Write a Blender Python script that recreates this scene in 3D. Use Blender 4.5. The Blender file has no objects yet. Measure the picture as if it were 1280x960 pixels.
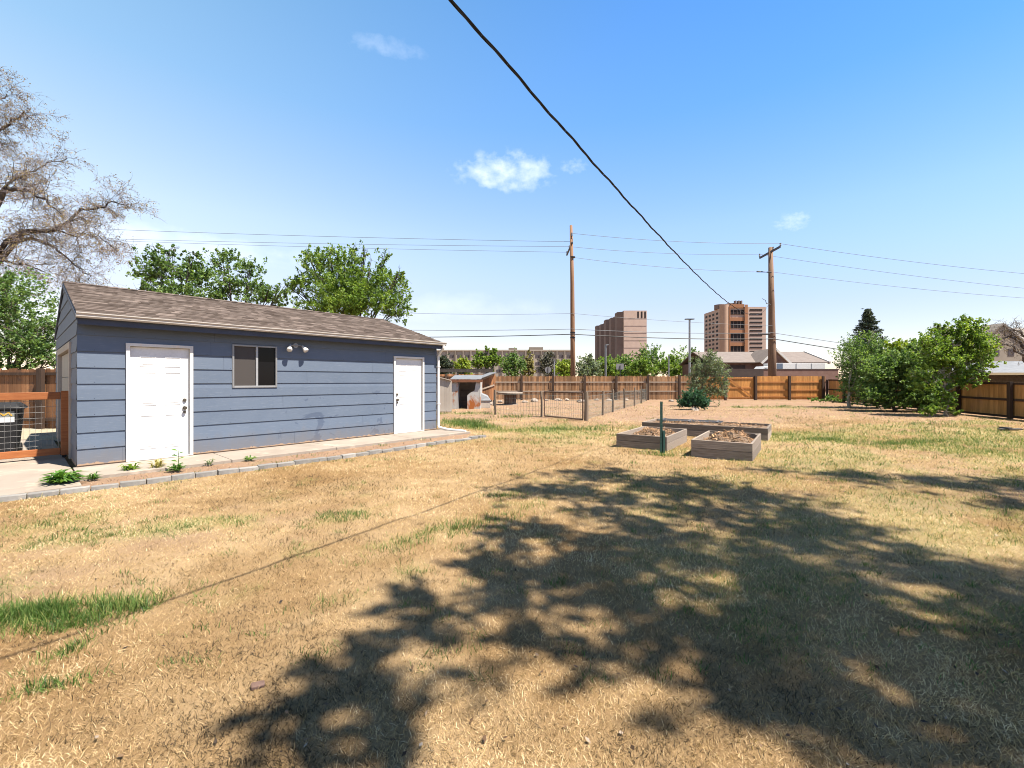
import bpy, math, random
import numpy as np
from mathutils import Vector, Matrix

R = math.radians
random.seed(7)
SC = bpy.context.scene
COL = SC.collection

# ------------------------------------------------------------------ camera
F, EYE, HZ = 548.0, 1.5, 476.0          # focal length in photo pixels, eye height, horizon row
cam_d = bpy.data.cameras.new("camera")
cam = bpy.data.objects.new("camera", cam_d)
COL.objects.link(cam)
cam.location = (0, 0, EYE)
cam.rotation_euler = (R(90), 0, 0)
cam_d.sensor_width = 36.0
cam_d.lens = 36.0 * F / 1280.0
cam_d.shift_y = -4.0 / 1280.0
cam_d.clip_start = 0.05
cam_d.clip_end = 6000
SC.camera = cam

# ------------------------------------------------------------------ light
SUN_EL = R(61.5)
SUN_H = Vector((0.906, -0.423, 0)).normalized()
SD = Vector((SUN_H.x * math.cos(SUN_EL), SUN_H.y * math.cos(SUN_EL), math.sin(SUN_EL)))
sun_d = bpy.data.lights.new("sun", 'SUN')
sun_d.energy = 5.0
sun_d.angle = R(0.53)
sun_d.color = (1.0, 0.93, 0.82)
sun = bpy.data.objects.new("sun", sun_d)
COL.objects.link(sun)
sun.location = (20, -10, 40)
sun.rotation_euler = SD.to_track_quat('Z', 'Y').to_euler()

SC.view_settings.view_transform = 'Standard'
SC.view_settings.look = 'None'
SC.view_settings.gamma = 1.0
SC.view_settings.use_curve_mapping = False
SC.view_settings.exposure = 1.55

W = bpy.data.worlds.new("World")
SC.world = W
W.use_nodes = True
wt = W.node_tree
wt.nodes.clear()
def WN(t, **k):
    n = wt.nodes.new(t)
    for a, b in k.items(): setattr(n, a, b)
    return n
sky = WN('ShaderNodeTexSky', sky_type='NISHITA', sun_disc=False, sun_elevation=SUN_EL,
         sun_rotation=math.atan2(SUN_H.x, SUN_H.y), altitude=1600.0, air_density=1.0, dust_density=0.5, ozone_density=1.6)
wl = wt.links.new
hs = WN('ShaderNodeHueSaturation')
hs.inputs['Saturation'].default_value = 1.02
hs.inputs['Value'].default_value = 1.0
# the air is bright and milky low down: radiance gain falls with elevation
tc0 = WN('ShaderNodeTexCoord'); sxyz = WN('ShaderNodeSeparateXYZ'); wl(tc0.outputs['Generated'], sxyz.inputs[0])
rampw = WN('ShaderNodeFloatCurve'); wl(sxyz.outputs[2], rampw.inputs['Value'])
cv = rampw.mapping.curves[0]
for q, (px_, py_) in enumerate(((0.0, .40), (.12, .52), (.30, .74), (.66, .78), (.80, .28), (1.0, .05))):
    if q < 2: cv.points[0 if q == 0 else 1].location = (px_, py_)
    else: cv.points.new(px_, py_)
rampw.mapping.update()
rampx = WN('ShaderNodeMath', operation='MULTIPLY'); wl(rampw.outputs[0], rampx.inputs[0]); rampx.inputs[1].default_value = 3.6
gain = WN('ShaderNodeVectorMath', operation='SCALE'); wl(sky.outputs[0], gain.inputs[0]); wl(rampx.outputs[0], gain.inputs['Scale'])
tintr = WN('ShaderNodeValToRGB'); wl(sxyz.outputs[2], tintr.inputs[0])
er = tintr.color_ramp.elements
for q, (p_, c_) in enumerate(((0.0, (.93, .70, .60)), (.14, (.92, .705, .60)), (.31, (.86, .77, .66)), (.50, (.56, .71, .74)), (.66, (.48, .69, .76)))):
    e_ = er[q] if q < 2 else er.new(p_)
    e_.position = p_; e_.color = (*c_, 1)
tm = WN('ShaderNodeMixRGB', blend_type='MULTIPLY'); tm.inputs[0].default_value = 1.0
wl(gain.outputs[0], tm.inputs[1]); wl(tintr.outputs[0], tm.inputs[2])
# bluer toward the right-hand sky, milkier toward the left
xz = WN('ShaderNodeMath', operation='MULTIPLY'); wl(sxyz.outputs[0], xz.inputs[0]); wl(sxyz.outputs[2], xz.inputs[1])
def azf(k):
    a = WN('ShaderNodeMath', operation='MULTIPLY'); wl(xz.outputs[0], a.inputs[0]); a.inputs[1].default_value = -k
    e = WN('ShaderNodeMath', operation='EXPONENT'); wl(a.outputs[0], e.inputs[0]); return e.outputs[0]
azc = WN('ShaderNodeCombineColor'); wl(azf(1.5), azc.inputs[0]); wl(azf(.8), azc.inputs[1]); azc.inputs[2].default_value = 1.0
tm2 = WN('ShaderNodeMixRGB', blend_type='MULTIPLY'); tm2.inputs[0].default_value = 1.0
wl(tm.outputs[0], tm2.inputs[1]); wl(azc.outputs[0], tm2.inputs[2]); wl(tm2.outputs[0], hs.inputs['Color'])
# clouds: soft noise in the sky's own directions, one small puff and a few wisps
tc = WN('ShaderNodeTexCoord')
def puff(direction, size, flat, sharp, amount, seed):
    d = Vector(direction).normalized()
    right = d.cross(Vector((0, 0, 1))).normalized()
    up = right.cross(d).normalized()
    def dot(v):
        n = WN('ShaderNodeVectorMath', operation='DOT_PRODUCT'); n.inputs[1].default_value = v
        wl(tc.outputs['Generated'], n.inputs[0]); return n.outputs['Value']
    def m(op, a, b=None, clamp=False):
        n = WN('ShaderNodeMath', operation=op, use_clamp=clamp)
        for i, q in enumerate((a, b)):
            if q is None: continue
            if isinstance(q, (int, float)): n.inputs[i].default_value = q
            else: wl(q, n.inputs[i])
        return n.outputs[0]
    x, y, z = dot(right), dot(up), dot(d)
    nz = WN('ShaderNodeTexNoise'); nz.inputs['Scale'].default_value = 3.2 / size
    nz.inputs['Detail'].default_value = 7; nz.inputs['Roughness'].default_value = 0.55
    mp = WN('ShaderNodeMapping'); mp.inputs['Location'].default_value = (seed, seed * 1.7, 0); mp.inputs['Scale'].default_value = (1, 1, 1.5)
    wl(tc.outputs['Generated'], mp.inputs[0]); wl(mp.outputs[0], nz.inputs['Vector'])
    r2 = m('ADD', m('POWER', m('DIVIDE', x, size), 2.0), m('POWER', m('DIVIDE', y, size * flat), 2.0))
    body = m('SUBTRACT', 1.0, r2)
    v = m('ADD', body, m('MULTIPLY', m('SUBTRACT', nz.outputs[0], 0.5), 3.4))
    v = m('MULTIPLY', v, sharp, True)
    v = m('MULTIPLY', v, m('MULTIPLY', m('ADD', body, 0.4), 1.5, True), True)
    v = m('MULTIPLY', v, m('GREATER_THAN', z, 0.0))
    return m('MULTIPLY', v, amount)
def dirpx(px, py): return ((px - 640) / F, 1.0, (HZ - py) / F)
cl = None
for a in ((dirpx(632, 214), 0.106, 0.38, 0.40, 0.82, 1.3), (dirpx(716, 208), 0.03, 0.5, 0.4, 0.25, 5.1),
          (dirpx(990, 277), 0.03, 0.6, 0.4, 0.35, 9.4), (dirpx(235, 305), 0.20, 0.16, 0.45, 0.45, 2.2),
          (dirpx(482, 58), 0.07, 0.25, 0.4, 0.2, 3.9), (dirpx(560, 385), 0.25, 0.15, 0.4, 0.3, 7.7)):
    o = puff(*a)
    if cl is None: cl = o
    else:
        n = WN('ShaderNodeMath', operation='MAXIMUM'); wl(cl, n.inputs[0]); wl(o, n.inputs[1]); cl = n.outputs[0]
cm = WN('ShaderNodeMixRGB')
cm.inputs[2].default_value = (9.8, 10.1, 10.8, 1)
wl(cl, cm.inputs[0]); wl(hs.outputs[0], cm.inputs[1])
bg = WN('ShaderNodeBackground')
bg.inputs['Strength'].default_value = 0.054
wl(cm.outputs[0], bg.inputs['Color'])
wo = WN('ShaderNodeOutputWorld'); wl(bg.outputs[0], wo.inputs['Surface'])

try:
    SC.cycles.filter_width = 1.0
    SC.cycles.max_bounces = 6
    SC.cycles.transparent_max_bounces = 8
    SC.cycles.use_denoising = True
except Exception: pass

# ------------------------------------------------------------------ helpers
def P(px, py, Y): return Vector(((px - 640) / F * Y, Y, EYE + (HZ - py) / F * Y))
def G(px, py, z=0.0):
    Y = F * (EYE - z) / (py - HZ)
    return Vector(((px - 640) / F * Y, Y, z))

class MB:
    """collects faces of one mesh; every face carries a material slot and a random tint"""
    def __init__(s): s.v, s.f, s.m, s.t = [], [], [], []
    def face(s, pts, m=0, t=None):
        b = len(s.v); s.v += [tuple(p) for p in pts]; s.f.append(tuple(range(b, b + len(pts)))); s.m.append(m); s.t.append(random.random() if t is None else t)
    def hexa(s, c8, m=0, t=None):
        t = random.random() if t is None else t
        b = len(s.v); s.v += [tuple(p) for p in c8]
        for q in ((0, 3, 2, 1), (4, 5, 6, 7), (0, 1, 5, 4), (1, 2, 6, 5), (2, 3, 7, 6), (3, 0, 4, 7)):
            s.f.append(tuple(b + i for i in q)); s.m.append(m); s.t.append(t)
    def box(s, x0, x1, y0, y1, z0, z1, m=0, t=None):
        s.hexa([(x0, y0, z0), (x1, y0, z0), (x1, y1, z0), (x0, y1, z0), (x0, y0, z1), (x1, y0, z1), (x1, y1, z1), (x0, y1, z1)], m, t)
    def bar(s, p, q, w, h, up=(0, 0, 1), m=0, t=None):
        p, q = Vector(p), Vector(q); d = (q - p).normalized(); up = Vector(up)
        if abs(d.dot(up)) > .99: up = Vector((0, 1, 0))
        r = d.cross(up).normalized() * w / 2; u = r.cross(d).normalized() * h / 2
        s.hexa([p - r - u, p + r - u, q + r - u, q - r - u, p - r + u, p + r + u, q + r + u, q - r + u], m, t)
    def tube(s, pts, rad, n=6, m=0, t=None, cap=True):
        pts = [Vector(p) for p in pts]; t = random.random() if t is None else t
        if not isinstance(rad, (list, tuple)): rad = [rad] * len(pts)
        b = len(s.v); ref = None
        for i, p in enumerate(pts):
            d = (pts[min(i + 1, len(pts) - 1)] - pts[max(i - 1, 0)]).normalized()
            if ref is None:
                ref = Vector((0, 0, 1)) if abs(d.z) < .9 else Vector((1, 0, 0))
            x = d.cross(ref).normalized(); y = d.cross(x).normalized(); ref = -y if False else ref
            if abs(d.dot(ref)) > .97: x = d.cross(Vector((0.6, 0.8, 0))).normalized(); y = d.cross(x).normalized()
            for k in range(n):
                a = 2 * math.pi * k / n
                s.v.append(tuple(p + (x * math.cos(a) + y * math.sin(a)) * rad[i]))
        for i in range(len(pts) - 1):
            for k in range(n):
                k2 = (k + 1) % n
                s.f.append((b + i * n + k, b + i * n + k2, b + (i + 1) * n + k2, b + (i + 1) * n + k)); s.m.append(m); s.t.append(t)
        if cap:
            e = b + (len(pts) - 1) * n
            s.f.append(tuple(b + k for k in range(n - 1, -1, -1))); s.f.append(tuple(e + k for k in range(n))); s.m += [m, m]; s.t += [t, t]
    def prism(s, poly, ext, m=0, t=None):
        t = random.random() if t is None else t
        ext = Vector(ext); b = len(s.v); n = len(poly)
        s.v += [tuple(p) for p in poly] + [tuple(Vector(p) + ext) for p in poly]
        s.f.append(tuple(range(b + n - 1, b - 1, -1))); s.f.append(tuple(range(b + n, b + 2 * n)))
        for i in range(n):
            j = (i + 1) % n; s.f.append((b + i, b + j, b + n + j, b + n + i))
        s.m += [m] * (n + 2); s.t += [t] * (n + 2)
    def build(s, name, mats, parent=None, smooth=False, bevel=0, fix=True):
        me = bpy.data.meshes.new(name)
        me.from_pydata(s.v, [], s.f)
        for q in (mats if isinstance(mats, (list, tuple)) else [mats]): me.materials.append(q)
        me.polygons.foreach_set('material_index', s.m)
        a = me.attributes.new('tint', 'FLOAT', 'FACE'); a.data.foreach_set('value', s.t)
        if smooth: me.polygons.foreach_set('use_smooth', [True] * len(s.f))
        me.update()
        if fix:
            import bmesh
            bm = bmesh.new(); bm.from_mesh(me); bmesh.ops.recalc_face_normals(bm, faces=bm.faces); bm.to_mesh(me); bm.free()
        o = bpy.data.objects.new(name, me); COL.objects.link(o)
        if parent: o.parent = parent
        if bevel:
            b = o.modifiers.new('bevel', 'BEVEL'); b.width = bevel; b.segments = 2; b.limit_method = 'ANGLE'
        return o

def np_mesh(name, verts, faces, tint, mat, parent=None, smooth=False):
    """verts (n,3), faces (m,k) arrays, tint (m,)"""
    me = bpy.data.meshes.new(name)
    m, k = faces.shape
    me.vertices.add(len(verts)); me.vertices.foreach_set('co', np.ascontiguousarray(verts, dtype=np.float32).ravel())
    me.loops.add(m * k); me.loops.foreach_set('vertex_index', np.ascontiguousarray(faces, dtype=np.int32).ravel())
    me.polygons.add(m); me.polygons.foreach_set('loop_start', np.arange(0, m * k, k, dtype=np.int32))
    me.update(calc_edges=True)
    a = me.attributes.new('tint', 'FLOAT', 'FACE'); a.data.foreach_set('value', np.asarray(tint, dtype=np.float32))
    me.materials.append(mat)
    if smooth: me.polygons.foreach_set('use_smooth', np.ones(m, dtype=bool))
    me.validate()
    o = bpy.data.objects.new(name, me); COL.objects.link(o)
    if parent: o.parent = parent
    return o

def tag(o, label=None, cat=None, group=None, kind=None):
    if label: o['label'] = label
    if cat: o['category'] = cat
    if group: o['group'] = group
    if kind: o['kind'] = kind
    return o
def thing(name, label, cat, loc=(0, 0, 0), rz=0.0, group=None):
    o = bpy.data.objects.new(name, None); COL.objects.link(o); o.empty_display_size = .2
    o.location = loc; o.rotation_euler = (0, 0, rz)
    return tag(o, label, cat, group)
def copy_tree(o, parent=None):
    c = o.copy(); COL.objects.link(c)
    if parent: c.parent = parent
    for ch in list(o.children): copy_tree(ch, c)
    return c

# value noise for scattering and terrain
_rs = np.random.RandomState(3)
_tab = _rs.rand(256, 256)
def vnoise(x, y):
    xi = np.floor(x).astype(int); yi = np.floor(y).astype(int); fx = x - xi; fy = y - yi
    fx = fx * fx * (3 - 2 * fx); fy = fy * fy * (3 - 2 * fy)
    g = lambda a, b: _tab[a & 255, b & 255]
    return (g(xi, yi) * (1 - fx) + g(xi + 1, yi) * fx) * (1 - fy) + (g(xi, yi + 1) * (1 - fx) + g(xi + 1, yi + 1) * fx) * fy
def fbm(x, y, o=4):
    s = 0; a = .5; n = 0
    for i in range(o):
        s = s + a * vnoise(x * 2 ** i + 17 * i, y * 2 ** i + 31 * i); n += a; a *= .5
    return s / n

# ------------------------------------------------------------------ materials
class NT:
    def __init__(s, name):
        s.mat = bpy.data.materials.new(name); s.mat.use_nodes = True
        s.t = s.mat.node_tree; s.t.nodes.clear()
    def n(s, typ, ins=None, **k):
        q = s.t.nodes.new(typ)
        for a, b in k.items(): setattr(q, a, b)
        for a, b in (ins or {}).items():
            if isinstance(b, bpy.types.NodeSocket): s.t.links.new(b, q.inputs[a])
            else: q.inputs[a].default_value = b
        return q
    def math(s, op, a, b=0.0, clamp=False):
        return s.n('ShaderNodeMath', {0: a, 1: b}, operation=op, use_clamp=clamp).outputs[0]
    def mix(s, fac, a, b, blend='MIX'):
        q = s.n('ShaderNodeMixRGB', {0: fac, 1: a, 2: b}, blend_type=blend); return q.outputs[0]
    def ramp(s, fac, stops):
        q = s.n('ShaderNodeValToRGB', {0: fac}); e = q.color_ramp.elements
        while len(e) < len(stops): e.new(0.5)
        for i, (p, c) in enumerate(stops): e[i].position = p; e[i].color = c if len(c) == 4 else (*c, 1)
        return q.outputs[0]
    def coords(s, scale=(1, 1, 1), out='Object', rot=(0, 0, 0)):
        t = s.n('ShaderNodeTexCoord'); return s.n('ShaderNodeMapping', {0: t.outputs[out], 'Scale': scale, 'Rotation': rot}).outputs[0]
    def noise(s, vec, scale, detail=4, rough=.55, dist=0.0):
        return s.n('ShaderNodeTexNoise', {'Vector': vec, 'Scale': scale, 'Detail': detail, 'Roughness': rough, 'Distortion': dist}).outputs[0]
    def attr(s, name): return s.n('ShaderNodeAttribute', attribute_name=name).outputs['Fac']
    def out(s, sh): s.n('ShaderNodeOutputMaterial', {'Surface': sh}); return s.mat
    def bsdf(s, col, rough=.8, metal=0.0, normal=None, spec=.3, **k):
        ins = {'Base Color': col, 'Roughness': rough, 'Metallic': metal, 'Specular IOR Level': spec}
        if normal is not None: ins['Normal'] = normal
        ins.update(k)
        return s.n('ShaderNodeBsdfPrincipled', ins).outputs[0]
    def bump(s, h, strength=.3, dist=.01):
        return s.n('ShaderNodeBump', {'Height': h, 'Strength': strength, 'Distance': dist}).outputs[0]
def C(*c): return (c[0], c[1], c[2], 1.0)

def surf(name, a, b, scale=6, rough=.8, bump=.15, dist=.006, tint=.25, stretch=(1, 1, 1), metal=0, spec=.3, spots=None, fine=40, thr=.56):
    """two-tone noise colour, per-piece tint, optional third colour in spots, fine bump"""
    kk = .66 if max(a) > .6 else .56
    a = [q * kk for q in a]; b = [q * kk for q in b]
    t = NT(name); v = t.coords(stretch)
    n1 = t.noise(v, scale, 6, .6); n2 = t.noise(v, fine, 4, .6)
    col = t.mix(t.n('ShaderNodeMapRange', {0: n1, 1: .3, 2: .7}).outputs[0], C(*a), C(*b))
    if spots:
        sc, sp = spots
        n3 = t.noise(t.coords(), sc, 5, .6, .4)
        col = t.mix(t.n('ShaderNodeMapRange', {0: n3, 1: thr, 2: thr + .12}).outputs[0], col, C(*sp))
    fac = t.math('ADD', t.math('MULTIPLY', t.math('SUBTRACT', t.attr('tint'), .5), tint * 2), 1.0)
    fac = t.math('MULTIPLY', fac, t.math('ADD', t.math('MULTIPLY', n2, .3), .85))
    col = t.mix(1.0, col, t.n('ShaderNodeCombineColor', {0: fac, 1: fac, 2: fac}).outputs[0], 'MULTIPLY')
    return t.out(t.bsdf(col, rough, metal, t.bump(t.math('ADD', n1, n2), bump, dist), spec))

def leaf_mat(name, stops, trans=.35, rough=.55):
    t = NT(name)
    col = t.ramp(t.attr('tint'), stops)
    d = t.bsdf(col, rough, spec=.25)
    tr = t.n('ShaderNodeBsdfTranslucent', {'Color': t.mix(1.0, col, C(1.25, 1.3, .55), 'MULTIPLY')}).outputs[0]
    return t.out(t.n('ShaderNodeMixShader', {0: trans, 1: d, 2: tr}).outputs[0])

M = {}
M['bark'] = surf('bark', (.16, .12, .09), (.30, .25, .20), 9, .9, .6, .02, stretch=(1, 1, .25))
M['bark_dark'] = surf('bark_dark', (.06, .05, .045), (.13, .11, .095), 9, .9, .5, .02, stretch=(1, 1, .25))
M['bark_pale'] = surf('bark_pale', (.42, .37, .29), (.60, .55, .46), 9, .9, .5, .02, stretch=(1, 1, .25))
M['twig'] = surf('twig', (.215, .175, .168), (.34, .285, .28), 3, .9, 0, tint=.3)
M['pole_wood'] = surf('pole_wood', (.27, .135, .07), (.40, .23, .13), 5, .85, .4, .01, stretch=(2, 2, .12), tint=.05)
M['pole_dark'] = surf('pole_dark', (.20, .115, .07), (.31, .19, .12), 5, .85, .4, .01, stretch=(2, 2, .12), tint=.05)
M['metal_dark'] = surf('metal_dark', (.05, .05, .055), (.09, .09, .095), 8, .5, .05, metal=.6)
M['metal_grey'] = surf('metal_grey', (.34, .35, .36), (.45, .46, .47), 8, .45, .05, metal=.5)
M['white_paint'] = surf('white_paint', (.76, .75, .73), (.84, .83, .81), 3, .45, .03, tint=.02, spec=.4)
M['trim_white'] = surf('trim_white', (.70, .67, .62), (.80, .78, .74), 3, .55, .06, tint=.05, spots=(5, (.58, .48, .38)))
M['gutter'] = surf('gutter', (.60, .545, .48), (.68, .625, .56), 2, .4, .02, tint=.03, spec=.4)
M['concrete'] = surf('concrete', (.37, .305, .245), (.47, .395, .325), 1.3, .9, .2, .004, tint=.06, spots=(2.2, (.36, .29, .225)), fine=90)
M['block'] = surf('block', (.28, .265, .245), (.40, .38, .35), 7, .9, .3, .006, tint=.22, spots=(9, (.30, .27, .23)))
M['pink_concrete'] = surf('pink_concrete', (.38, .24, .18), (.47, .31, .24), 3, .9, .3)
M['navy'] = surf('navy', (.055, .068, .105), (.075, .09, .135), 3, .6, .05, tint=.05)
M['cedar'] = surf('cedar', (.36, .105, .03), (.52, .19, .06), 4, .6, .15, .003, tint=.15, stretch=(1, 8, 8))
M['old_picket'] = surf('old_picket', (.30, .14, .058), (.52, .285, .135), 3, .85, .3, .004, tint=.45, stretch=(6, 6, .5))
M['old_rail'] = surf('old_rail', (.42, .32, .24), (.56, .45, .35), 3, .85, .3, .004, tint=.2, stretch=(.6, 6, 6))  # weathered rail; its sunlit upper edge is put into the lighter colour
M['new_picket'] = surf('new_picket', (.58, .23, .05), (.86, .42, .12), 3, .75, .2, .004, tint=.25, stretch=(6, 6, .5))
M['new_rail'] = surf('new_rail', (.50, .20, .055), (.64, .28, .085), 3, .75, .2, .004, tint=.2, stretch=(.6, 6, 6))
M['dark_post'] = surf('dark_post', (.06, .034, .022), (.105, .062, .04), 4, .85, .3, .004, tint=.2, stretch=(5, 5, .5))
M['brown_picket'] = surf('brown_picket', (.59, .29, .09), (.92, .48, .17), 3, .8, .2, .004, tint=.22, stretch=(6, 6, .5), spots=(1.2, (.36, .18, .08)))
M['side_picket'] = surf('side_picket', (.30, .12, .05), (.50, .245, .11), 3, .8, .2, .004, tint=.5, stretch=(6, 6, .4), spots=(2.2, (.11, .06, .04)))  # stained boards; tree shade is also put into the dark tone and spots
M['bed_wood'] = surf('bed_wood', (.24, .185, .14), (.50, .415, .34), 3, .9, .6, .006, tint=.35, stretch=(1.2, 9, 22))
M['mulch'] = surf('mulch', (.34, .18, .085), (.72, .46, .26), 8, .95, .5, .02, tint=.7)
M['soil'] = surf('soil', (.20, .13, .085), (.33, .23, .15), 5, 1, .7, .03)
M['post_wood'] = surf('post_wood', (.22, .16, .11), (.34, .26, .19), 4, .9, .3, .005, stretch=(5, 5, .5))
M['wire_green'] = surf('wire_green', (.24, .27, .24), (.30, .33, .30), 4, .6, 0, metal=.3)
M['wire_grey'] = surf('wire_grey', (.36, .36, .36), (.42, .42, .42), 4, .45, 0, metal=.5)
M['cable'] = surf('cable', (.02, .022, .025), (.035, .037, .04), 4, .6, 0, tint=.1)
M['line'] = surf('line', (.16, .17, .19), (.2, .21, .23), 4, .6, 0, tint=.1)
M['green_steel'] = surf('green_steel', (.022, .075, .06), (.035, .10, .08), 5, .5, .05, spots=(14, (.09, .07, .05)))
M['bin'] = surf('bin', (.018, .018, .02), (.03, .03, .033), 4, .5, .05)
M['rubber'] = surf('rubber', (.02, .02, .02), (.03, .03, .03), 4, .8, .05)
M['sticker'] = surf('sticker', (.78, .79, .82), (.84, .85, .87), 4, .5, 0)
M['sticker_grey'] = surf('sticker_grey', (.42, .44, .40), (.48, .50, .46), 4, .5, 0)
M['letter_green'] = surf('letter_green', (.03, .09, .05), (.035, .10, .055), 4, .5, 0)
M['letter_yellow'] = surf('letter_yellow', (.72, .42, .05), (.76, .46, .06), 4, .5, 0)
M['rusty_white'] = surf('rusty_white', (.60, .58, .53), (.72, .70, .66), 2.5, .6, .1, tint=.06, stretch=(1, 1, .45), spots=(1.5, (.30, .095, .022)), thr=.50)
M['rust'] = surf('rust', (.22, .085, .04), (.33, .14, .07), 5, .8, .2)
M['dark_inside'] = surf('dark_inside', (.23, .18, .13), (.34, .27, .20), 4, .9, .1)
M['beige_panel'] = surf('beige_panel', (.55, .47, .39), (.62, .545, .46), 2, .6, .1, tint=.08)
M['beige_door'] = surf('beige_door', (.26, .20, .165), (.31, .25, .21), 2, .6, .1)
M['tarp'] = surf('tarp', (.26, .27, .29), (.36, .37, .38), 3, .6, .3, .02)
M['rock'] = surf('rock', (.42, .33, .26), (.58, .48, .40), 5, .9, .5, .03, tint=.3)
M['spool_wood'] = surf('spool_wood', (.40, .33, .26), (.53, .45, .37), 5, .9, .3, tint=.2)
M['spool_core'] = surf('spool_core', (.155, .095, .065), (.23, .15, .11), 5, .9, .3, tint=.4)
M['brick_frag'] = surf('brick_frag', (.20, .12, .09), (.30, .19, .15), 30, .95, .4)
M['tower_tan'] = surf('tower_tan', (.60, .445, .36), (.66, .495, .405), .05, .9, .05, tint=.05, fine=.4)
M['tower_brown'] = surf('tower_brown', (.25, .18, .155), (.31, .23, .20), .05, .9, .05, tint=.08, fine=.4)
M['tower_orange'] = surf('tower_orange', (.54, .36, .25), (.58, .39, .28), .05, .9, .05, tint=.04, fine=.4)
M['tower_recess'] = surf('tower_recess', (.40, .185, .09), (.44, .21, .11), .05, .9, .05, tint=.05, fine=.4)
M['long_tan'] = surf('long_tan', (.44, .38, .31), (.49, .425, .35), .05, .9, .05, tint=.05, fine=.4)
M['long_pier'] = surf('long_pier', (.33, .27, .215), (.37, .31, .25), .05, .9, .05, fine=.4)
M['brick'] = surf('brick', (.24, .135, .10), (.31, .185, .145), 1.5, .9, .1, tint=.1)
M['brick_dark'] = surf('brick_dark', (.075, .052, .045), (.11, .078, .066), 1.5, .9, .1, tint=.1)
M['school_roof'] = surf('school_roof', (.235, .19, .165), (.29, .24, .21), 1.2, .9, .1, tint=.05, fine=4)
M['shingle_grey'] = surf('shingle_grey', (.17, .18, .195), (.25, .26, .275), 2.5, .9, .2, tint=.25)
M['cream'] = surf('cream', (.60, .47, .27), (.66, .53, .32), 3, .7, .05)
M['garage_door'] = surf('garage_door', (.46, .41, .34), (.52, .47, .40), 2, .6, .06, tint=.05)
M['beige_trim'] = surf('beige_trim', (.52, .43, .34), (.58, .49, .40), 3, .6, .06)
M['brass'] = surf('brass', (.22, .19, .15), (.30, .27, .22), 8, .35, 0, metal=.8)
M['lamp_glass'] = surf('lamp_glass', (.62, .60, .56), (.70, .68, .64), 5, .25, 0, spec=.6)
M['alu'] = surf('alu', (.40, .40, .40), (.46, .46, .46), 4, .4, 0, metal=.35)
M['black_bits'] = surf('black_bits', (.05, .05, .05), (.10, .10, .10), 8, .8, .2)
M['weathered_grey'] = surf('weathered_grey', (.09, .09, .095), (.18, .18, .19), 4, .9, .3, tint=.4)
M['tan_far'] = surf('tan_far', (.40, .34, .27), (.46, .39, .31), .08, .9, .05, tint=.06, fine=.5)
M['roof_far'] = surf('roof_far', (.30, .26, .225), (.36, .31, .27), .2, .9, .05, fine=1)
M['dead_grass'] = surf('dead_grass', (.40, .34, .24), (.52, .46, .34), 12, .95, .5, .03, spots=(20, (.18, .20, .08)))

t = NT('dark_glass'); M['dark_glass'] = t.out(t.bsdf(C(.005, .005, .006), .10, spec=.12))
t = NT('far_glass'); M['far_glass'] = t.out(t.bsdf(C(.022, .018, .018), .5, spec=.1))
t = NT('far_window'); M['far_window'] = t.out(t.bsdf(C(.075, .065, .068), .5, spec=.1))
t = NT('screen')
ck = t.noise(t.coords((1, 1, 1)), 60, 2)
M['screen'] = t.out(t.bsdf(t.mix(ck, C(.036, .030, .027), C(.052, .045, .040)), .6, spec=.3))

# siding: painted lap boards with faint wear and darker repainted patches
t = NT('siding')
v = t.coords()
n1 = t.noise(v, 1.4, 5, .6); n2 = t.noise(t.coords((.6, 1, 7)), 9, 5, .65); n3 = t.noise(v, 60, 3, .6)
col = t.mix(n1, C(.069, .092, .130), C(.104, .128, .169))
col = t.mix(t.n('ShaderNodeMapRange', {0: n2, 1: .55, 2: .8}).outputs[0], col, C(.135, .158, .195))
spot = t.n('ShaderNodeMapRange', {0: t.noise(t.coords((1, 1, 1.3)), 2.1, 3, .6, .8), 1: .60, 2: .63}).outputs[0]
sx = t.n('ShaderNodeSeparateXYZ', {0: t.n('ShaderNodeTexCoord').outputs['Object']})
inx = t.math('MULTIPLY', t.n('ShaderNodeMapRange', {0: sx.outputs[0], 1: 2.6, 2: 3.6}).outputs[0], t.n('ShaderNodeMapRange', {0: sx.outputs[2], 1: 1.35, 2: 1.15}).outputs[0])
col = t.mix(t.math('MULTIPLY', t.math('MULTIPLY', spot, inx), .62), col, C(.042, .058, .095))
chip = t.n('ShaderNodeMapRange', {0: t.noise(v, 24, 3, .6), 1: .735, 2: .76}).outputs[0]
col = t.mix(chip, col, C(.07, .08, .115))
splash = t.math('MULTIPLY', t.n('ShaderNodeMapRange', {0: t.math('ADD', sx.outputs[2], t.math('MULTIPLY', t.noise(t.coords((1, 1, .35)), 5, 5, .7), -.55)), 1: .18, 2: -.14}).outputs[0], .42, True)
col = t.mix(splash, col, C(.13, .105, .085))
# bare wood where the paint has peeled along the very bottom edge
edge = t.n('ShaderNodeMapRange', {0: t.math('ADD', sx.outputs[2], t.math('MULTIPLY', t.noise(t.coords((1, 1, .2)), 7, 4, .7), -.13)), 1: .035, 2: .022}).outputs[0]
col = t.mix(edge, col, C(.26, .175, .115))
fac = t.math('ADD', t.math('MULTIPLY', t.math('SUBTRACT', t.attr('tint'), .5), .16), 1.0)
col = t.mix(1.0, col, t.n('ShaderNodeCombineColor', {0: fac, 1: fac, 2: fac}).outputs[0], 'MULTIPLY')
M['siding'] = t.out(t.bsdf(col, .62, 0, t.bump(t.math('ADD', n3, n2), .12, .004), .3))

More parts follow.
